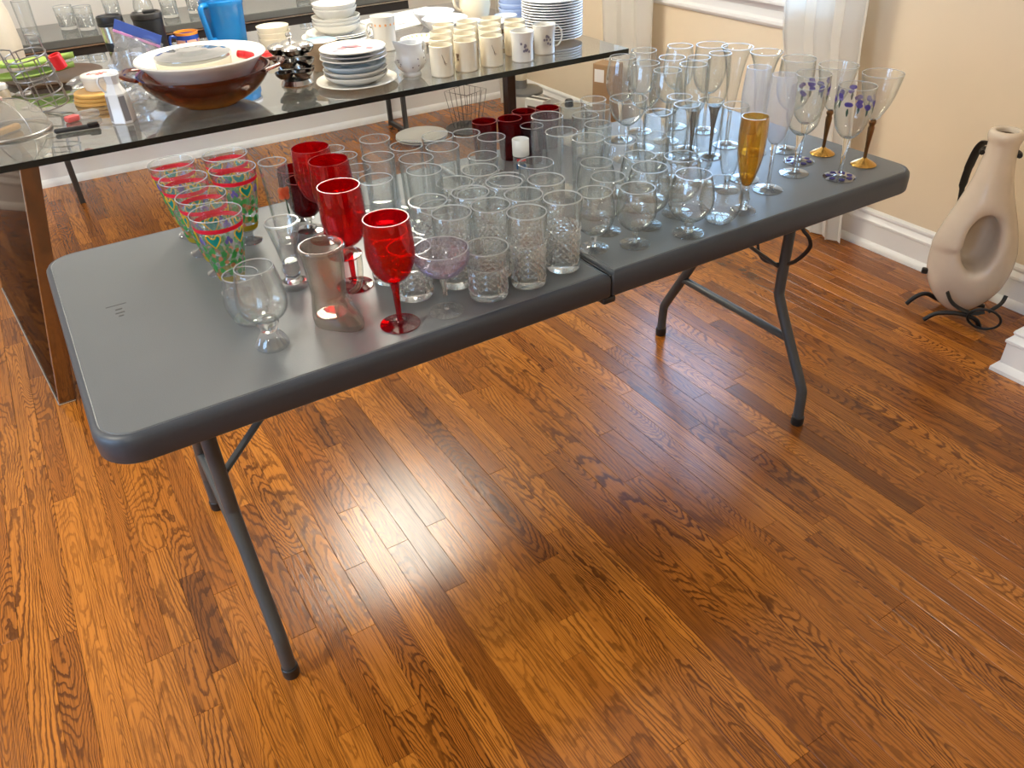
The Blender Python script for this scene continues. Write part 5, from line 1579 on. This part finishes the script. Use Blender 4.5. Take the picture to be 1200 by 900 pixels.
# wire caddy with a red clip
wk = thing('wire_caddy', 'tilted round wire utensil caddy', 'caddy', (0.145, 1.975, GT + 0.0125), 0, None, (math.radians(4), math.radians(-9), 0.3))
for z in (0.006, 0.05, 0.10, 0.135, 0.16):
    obj('hoop', MB().ring((0, 0, z), 0.062, 0.0022, 36, 6).mesh('hoop', WIRE, 60), wk)
for i in range(8):
    a = i * 2 * PI / 8
    top = 0.20 if i % 4 < 2 else 0.162
    obj('upright', MB().tube([(0.062 * math.cos(a), 0.062 * math.sin(a), 0.004), (0.062 * math.cos(a), 0.062 * math.sin(a), top)], 0.0021, 6).mesh('upright', WIRE, 60), wk)
for i in (0, 4):
    a0, a1 = i * 2 * PI / 8, (i + 1) * 2 * PI / 8
    obj('top_bar', MB().tube([(0.062 * math.cos(a0), 0.062 * math.sin(a0), 0.2), (0.062 * math.cos(a1), 0.062 * math.sin(a1), 0.2)], 0.0021, 6).mesh('top_bar', WIRE, 60), wk)
obj('base_cross', MB().tube([(-0.06, 0, 0.006), (0.06, 0, 0.006)], 0.002, 6).mesh('base_cross', WIRE, 60), wk)
obj('base_cross', MB().tube([(0, -0.06, 0.006), (0, 0.06, 0.006)], 0.002, 6).mesh('base_cross', WIRE, 60), wk)
single('red_clip', MB().lathe([(0.017, -0.022), (0.019, -0.02), (0.019, 0.02), (0.017, 0.022), (0.013, 0.02), (0.013, -0.02), (0.017, -0.022)], 18), REDP, 'red plastic sleeve clipped on the wire caddy', 'clip', (0.207, 1.902, GT + 0.150), (0.05, -0.25, 0))
# mesh food dome with rim
dm = thing('mesh_dome', 'fine mesh food dome with a wire rim', 'food cover', (0.012, 1.775, GT))
obj('mesh', MB().lathe(sp([(0.112, 0.006), (0.108, 0.03), (0.092, 0.06), (0.06, 0.083), (0.0, 0.092)], 4) + [(0.0, 0.0908)] + sp([(0.0595, 0.082), (0.0912, 0.0592), (0.107, 0.03), (0.111, 0.006)], 4), 40).mesh('mesh', MESHM, 60), dm)
obj('rim', MB().ring((0, 0, 0.005), 0.113, 0.0042, 48, 8).mesh('rim', WIRE, 60), dm)
for k in range(2):
    a = k * PI / 2 + 0.5
    obj('hoop', MB().tube([(0.113 * math.cos(t) * math.cos(a), 0.113 * math.cos(t) * math.sin(a), 0.006 + 0.089 * math.sin(t)) for t in np.linspace(0, PI, 24)], 0.0018, 6).mesh('hoop', WIRE, 60), dm)
obj('knob', MB().lathe([(0, 0.093), (0.012, 0.093), (0.014, 0.10), (0.008, 0.106), (0, 0.107)], 18).mesh('knob', pbsdf('pink_knob', (0.55, 0.33, 0.28), 0.4, noise=0.05)), dm)
single('yellow_brush', MB().box((0, 0, 0.01), (0.09, 0.022, 0.018), 0.006, None, 2), YELW, 'yellow handled brush lying under the mesh dome', 'brush', (0.005, 1.765, GT + 0.001), (0, 0, 0.7))
# jar with a white lid
jr = thing('small_jar', 'small jar with a white screw lid by the wire caddy', 'jar', (0.015, 2.10, GT))
obj('body', MB().lathe([(0, 0), (0.030, 0), (0.032, 0.003), (0.032, 0.05), (0.026, 0.058), (0, 0.058)], 28).mesh('body', pbsdf('jar_contents', (0.30, 0.24, 0.16), 0.2, noise=0.4, nscale=60)), jr)
obj('lid', MB().lathe([(0, 0.0585), (0.029, 0.0585), (0.030, 0.061), (0.030, 0.073), (0.027, 0.075), (0, 0.075)], 28).mesh('lid', CHINA), jr)
single('steel_ring', MB().ring((0, 0, 0.024), 0.022, 0.004, 28, 8), WIRE, 'small dark metal ring beside the lidded jar', 'ring', (0.085, 2.145, GT + 0.0), (PI / 2 * 0.0, 0, 0))
# dark wooden tray with green leaf dishes
single('wooden_tray', MB().lathe([(0, 0), (0.145, 0), (0.16, 0.006), (0.165, 0.014), (0.16, 0.015), (0.145, 0.009), (0, 0.008)], 44), BROWNW, 'dark round wooden tray under the green leaf dishes', 'tray', (0.205, 2.425, GT))


def leaf_dish(label, loc, rz, s):
    n, m = 20, 7
    vs, fs = [], []
    for lay in (0, 1):
        for i in range(n + 1):
            t = i / n
            w_ = (0.002 + 0.066 * math.sin(PI * t) ** 0.9 * (1 - 0.3 * t)) * s
            for j in range(m + 1):
                v = -1 + 2 * j / m
                vs.append(((t - 0.5) * 0.30 * s, v * w_, 0.004 + 0.016 * abs(v) ** 2 + 0.010 * (2 * t - 1) ** 2 + (0.004 if lay else 0)))
    q = (n + 1) * (m + 1)
    for i in range(n):
        for j in range(m):
            a = i * (m + 1) + j
            fs.append((a, a + 1, a + m + 2, a + m + 1))
            fs.append((q + a, q + a + m + 1, q + a + m + 2, q + a + 1))
    for i in range(n):
        for j in (0, m):
            a = i * (m + 1) + j
            fs.append((a, a + m + 1, q + a + m + 1, q + a))
    return single('leaf_dish', MB().add(vs, fs), GREENP, label, 'dish', loc, (0, 0, rz), 'green leaf dishes on the tray', 45)


leaf_dish('light green leaf shaped dish on the wooden tray', (0.13, 2.38, GT + 0.018), 0.15, 1.0)
leaf_dish('light green leaf shaped dish stacked on another leaf dish', (0.145, 2.40, GT + 0.052), -0.1, 0.95)
bv_ = thing('beige_vase', 'tall beige ceramic vase at the end of the glass table', 'vase', (0.055, 2.655, GT))
obj('body', MB().lathe([(0, 0), (0.075, 0), (0.08, 0.006), (0.088, 0.10), (0.082, 0.20), (0.066, 0.27), (0.055, 0.30), (0.06, 0.33), (0.055, 0.33), (0.05, 0.30), (0, 0.28)], 40).mesh('body', pbsdf('beige_vase_glaze', (0.58, 0.50, 0.40), 0.4, noise=0.06), 50), bv_)
obj('rim', MB().ring((0, 0, 0.331), 0.0575, 0.004, 36, 8).mesh('rim', CERAM, 60), bv_)

# ------------------------------------------------------------------ black console by the back wall with crystal
CT = 0.765
co = thing('console_table', 'black lacquered console table by the back wall', 'console', (0, 0, 0))
obj('top', MB().box((1.0, 3.275, CT - 0.016), (1.90, 0.45, 0.032), 0.003).mesh('top', pbsdf('black_glass_top', (0.10, 0.10, 0.09), 0.06, noise=0.05), 30), co)
obj('silver_strip', MB().box((1.0, 3.053, CT - 0.036), (1.89, 0.006, 0.006)).mesh('silver_strip', STEEL, 0), co)
obj('apron', MB().box((1.0, 3.27, CT - 0.072), (1.88, 0.42, 0.066), 0.002).mesh('apron', CONS, 30), co)
for x, y in ((0.16, 3.25), (0.16, 3.46), (1.915, 3.22), (1.915, 3.44)):
    obj('leg', MB().box((x, y, (CT - 0.1055) / 2), (0.024, 0.024, CT - 0.1055), 0.002).mesh('leg', DKMETAL, 30), co)
obj('foot_rail', MB().box((1.915, 3.33, 0.012), (0.024, 0.22, 0.022), 0.002).mesh('foot_rail', DKMETAL, 30), co)
for k, (x, y, kd, lb) in enumerate(((0.20, 3.22, 'hiball', 'clear panelled glass on the console nearest the beige vase'), (0.36, 3.30, 'dof', 'cut crystal tumbler on the console behind the steel travel mug'), (0.43, 3.22, 'dof', 'cut crystal tumbler on the console next to its twin'),
                                    (0.555, 3.25, 'chi', 'tall cut crystal glass on the console'), (0.70, 3.33, 'round', 'round clear bowl glass on the console'), (0.80, 3.25, 'dof', 'low cut crystal tumbler on the console behind the black travel mug'),
                                    (0.92, 3.28, 'chi', 'tall cut crystal glass on the console behind the blue pitcher'), (1.08, 3.27, 'tumb', 'plain clear tumbler on the console'), (1.45, 3.26, 'dof', 'cut crystal tumbler on the console behind the bowl stack'))):
    place(kd, {'hiball': 'highball_glass', 'dof': 'crystal_tumbler', 'chi': 'crystal_highball', 'round': 'round_stemless_glass', 'tumb': 'clear_tumbler'}[kd], lb, 'glass', (x, y, CT), k * 1.3, 'glasses on the black console')

# ------------------------------------------------------------------ things on the floor
for k in range(2):
    tag(obj('oval_platter', MB().lathe([(0, 0.002), (0.09, 0), (0.10, 0.003), (0.145, 0.016), (0.148, 0.020), (0.142, 0.021), (0.098, 0.009), (0, 0.007)], 48).mesh('oval_platter', CHINA), None, (1.935 + 0.002 * k, 3.06, 0.0125 * k), (0, 0, 0.2 + k)), ['cream round platter lying on the floor, the lower of two', 'cream round platter lying on another platter on the floor'][k], 'platter', 'cream platters on the floor')
wb = thing('wire_basket', 'square dark wire basket standing on a round tray', 'basket', (2.240, 3.07, 0.0085), 0.35)
q0, q1, hb = 0.055, 0.085, 0.21
for z, w_ in ((0.0, q0), (0.10, (q0 + q1) / 2), (hb, q1)):
    obj('hoop', MB().tube([(-w_, -w_, z + 0.002), (w_, -w_, z + 0.002), (w_, w_, z + 0.002), (-w_, w_, z + 0.002)], 0.0022, 6, True).mesh('hoop', DKMETAL, 60), wb)
for s in range(4):
    for k in range(4):
        u = -1 + 2 * k / 4
        a = s * PI / 2
        p = [(u * w_ * math.cos(a) + w_ * math.sin(a), u * w_ * math.sin(a) - w_ * math.cos(a), z) for w_, z in ((q0, 0.002), (q1, hb))]
        obj('upright', MB().tube(p, 0.0014, 5).mesh('upright', DKMETAL, 60), wb)
single('round_dark_tray', MB().lathe([(0, 0), (0.12, 0), (0.128, 0.004), (0.13, 0.012), (0.126, 0.012), (0.121, 0.008), (0, 0.007)], 40), DKMETAL, 'round dark metal tray on the floor under the wire basket', 'tray', (2.240, 3.07, 0))
fp = thing('food_processor', 'white and smoky food processor standing on the floor', 'appliance', (2.55, 2.92, 0))
obj('base', MB().lathe([(0, 0), (0.092, 0), (0.095, 0.004), (0.092, 0.10), (0, 0.10)], 36).mesh('base', pbsdf('charcoal_plastic', (0.05, 0.05, 0.05), 0.4, noise=0.1)), fp)
obj('white_bowl', MB().lathe([(0, 0.1005), (0.093, 0.1005), (0.100, 0.11), (0.100, 0.185), (0, 0.185)], 36).mesh('white_bowl', CHINA), fp)
obj('smoky_lid', MB().lathe([(0, 0.1855), (0.102, 0.1855), (0.100, 0.20), (0.08, 0.215), (0.05, 0.22), (0, 0.222)], 36).mesh('smoky_lid', pbsdf('smoky_plastic', (0.16, 0.155, 0.15), 0.2, noise=0.05)), fp)
obj('feed_tube', MB().lathe([(0, 0.218), (0.036, 0.218), (0.036, 0.262), (0, 0.262)], 24).mesh('feed_tube', MATS['smoky_plastic']), fp, (-0.03, 0.0, 0))
obj('pusher', MB().lathe([(0, 0.2625), (0.034, 0.2625), (0.038, 0.27), (0.038, 0.30), (0, 0.302)], 24).mesh('pusher', CREAM), fp, (-0.03, 0, 0))
bx = thing('appliance_box', 'white cardboard box with a black stripe and printed picture', 'box', (2.49, 2.695, 0), math.radians(18))
obj('carton', MB().box((0, 0, 0.105), (0.075, 0.13, 0.21), 0.002).mesh('carton', PAPER, 30), bx)
obj('black_stripe', MB().box((0.0, 0.0, 0.2105), (0.026, 0.128, 0.001)).mesh('black_stripe', BLACK, 0), bx)
obj('printed_picture', MB().box((-0.0380, 0.0, 0.135), (0.001, 0.09, 0.08)).mesh('printed_picture', pbsdf('picture_print', (0.10, 0.06, 0.045), 0.4, noise=0.7, nscale=30), 0), bx)
pt = thing('covered_pan', 'wide pan with a grey lid and black knob on the floor', 'pan', (2.52, 2.44, 0))
obj('pan', MB().lathe([(0, 0), (0.10, 0), (0.105, 0.004), (0.128, 0.14), (0.132, 0.19), (0, 0.19)], 40).mesh('pan', MATS['smoky_plastic']), pt)
ldd = obj('lid', MB().lathe([(0, 0.1905), (0.136, 0.1905), (0.137, 0.196), (0.12, 0.206), (0.06, 0.216), (0, 0.218)], 40).mesh('lid', pbsdf('grey_lid', (0.34, 0.32, 0.27), 0.25, noise=0.05)), pt)
obj('knob', MB().lathe([(0, 0.2185), (0.022, 0.2185), (0.024, 0.224), (0.022, 0.25), (0.016, 0.256), (0, 0.257)], 20).mesh('knob', BLACK), ldd)
tb = thing('tall_carton', 'tall tan board carton with a white label by the curtain', 'carton', (2.585, 2.20, 0), math.radians(20))
obj('carton', MB().box((0, 0, 0.235), (0.09, 0.12, 0.47), 0.003).mesh('carton', TANC, 30), tb)
obj('label', MB().box((-0.0458, 0.02, 0.415), (0.001, 0.055, 0.06)).mesh('label', PAPER, 0), tb)

# ------------------------------------------------------------------ ceramic floor vase in its iron stand


def smin(a, b, k):
    h = np.clip(0.5 + 0.5 * (b - a) / k, 0, 1)
    return b * (1 - h) + a * h - k * h * (1 - h)


def vase_f(X, Y, Z):
    rz_ = np.where(Z > 0.205, 0.270, 0.190)
    rx = np.interp(Z, [0.03, 0.12, 0.25, 0.45], [0.112, 0.125, 0.127, 0.10])
    d = np.sqrt(((X - 0.004) / rx) ** 2 + (Y / 0.085) ** 2 + ((Z - 0.205) / rz_) ** 2)
    body = (d - 1) * 0.085
    rn = np.interp(Z, [0.28, 0.38, 0.48, 0.57, 0.62], [0.080, 0.058, 0.046, 0.043, 0.043])
    neck = np.maximum(np.sqrt((X + 0.008) ** 2 + Y ** 2) - rn, np.maximum(0.28 - Z, Z - 0.622))
    o = smin(body, neck, 0.05)
    lip = np.sqrt((np.sqrt((X + 0.008) ** 2 + Y ** 2) - 0.036) ** 2 + ((Z - 0.618) * 0.85) ** 2) - 0.0145
    o = smin(o, lip, 0.012)
    # deep oval hollow in the front, slanting to the left
    xs = X - 0.022 + 0.30 * (Y + 0.08)
    hole = (np.sqrt((xs / 0.052) ** 2 + ((Z - 0.285) / 0.096) ** 2) - 1) * 0.048
    hole = -smin(-hole, 0.035 - Y, 0.03)
    o = -smin(-o, hole, 0.026)
    mouth = np.maximum(np.sqrt((X + 0.008) ** 2 + Y ** 2) - 0.029, 0.54 - Z)
    return np.maximum(o, -mouth)


vv, vf = surface_nets(vase_f, (-0.15, -0.11, 0.005), (0.15, 0.11, 0.65), 0.0055)
vase_loc = (2.575, 0.205, 0.0)
vrot = math.atan2(-0.89, 0.45) + math.radians(4)
vs_ = thing('ceramic_floor_vase', 'beige teardrop ceramic vase with a deep oval hollow in its body', 'vase', vase_loc, vrot)
vme = MB().add(vv, vf).mesh('body', CERAM, 0)
vme.polygons.foreach_set('use_smooth', [True] * len(vme.polygons))
vb = obj('body', vme, vs_)
smo = vb.modifiers.new('smooth', 'SMOOTH')
smo.iterations = 6
smo.factor = 0.5
obj('mouth_lining', MB().lathe([(0.0295, 0.620), (0.0275, 0.618), (0.0275, 0.55), (0.0, 0.55), (0, 0.545), (0.0295, 0.545)], 24).mesh('mouth_lining', CERIN), vs_, (-0.008, 0, 0))
st = thing('iron_vase_stand', 'black wrought iron stand holding the ceramic vase', 'stand', vase_loc, math.atan2(-0.89, 0.45))
# local x = picture right, local y = away from the camera
obj('leg', MB().tube(smoothcurve([(-0.075, -0.105, 0.009), (-0.045, -0.105, 0.040), (0.0, -0.105, 0.055), (0.04, -0.10, 0.055), (0.075, -0.09, 0.04), (0.09, -0.075, 0.009)], 5), 0.0075, 8).mesh('leg', IRON, 60), st)
obj('leg', MB().tube(smoothcurve([(-0.145, -0.02, 0.009), (-0.12, -0.01, 0.042), (-0.09, 0.005, 0.050), (-0.04, 0.05, 0.012), (0.03, 0.07, 0.012), (0.09, 0.085, 0.009)], 5), 0.0075, 8).mesh('leg', IRON, 60), st)
obj('scroll_ring', MB().tube([(0.095 + 0.048 * math.cos(t), -0.108 - 0.01 * math.sin(t), 0.058 + 0.040 * math.sin(t)) for t in np.linspace(0, 2 * PI, 28)[:-1]], 0.0042, 7, True).mesh('scroll_ring', IRON, 60), st)
obj('cradle_arm', MB().tube(smoothcurve([(-0.032, -0.092, 0.120), (-0.012, -0.096, 0.090), (0.02, -0.098, 0.072), (0.06, -0.098, 0.066), (0.09, -0.09, 0.075)], 5), 0.0095, 8, flat=0.5).mesh('cradle_arm', IRON, 60), st)
obj('cradle_arm', MB().tube(smoothcurve([(0.135, -0.045, 0.125), (0.128, -0.06, 0.10), (0.10, -0.085, 0.075)], 5), 0.0065, 8, flat=0.5).mesh('cradle_arm', IRON, 60), st)
obj('stay', MB().tube(smoothcurve([(-0.04, 0.06, 0.012), (-0.07, 0.105, 0.10), (-0.085, 0.112, 0.22), (-0.080, 0.104, 0.34), (-0.085, 0.085, 0.42), (-0.082, 0.062, 0.49), (-0.072, 0.048, 0.555), (-0.058, 0.038, 0.578), (-0.044, 0.030, 0.570)], 5), [0.006] * 15 + [0.009] * 5 + [0.014] * 5 + [0.016] * 10 + [0.012] * 6, 8, flat=0.4).mesh('stay', IRON, 60), st)
obj('neck_collar', MB().tube([(-0.008 + 0.052 * math.cos(t), 0.052 * math.sin(t), 0.562) for t in np.linspace(-0.1, PI + 0.35, 16)], 0.008, 8).mesh('neck_collar', IRON, 60), st)
obj('stop_peg', MB().box((-0.118, -0.03, 0.150), (0.02, 0.014, 0.02), 0.003).mesh('stop_peg', IRON), st)
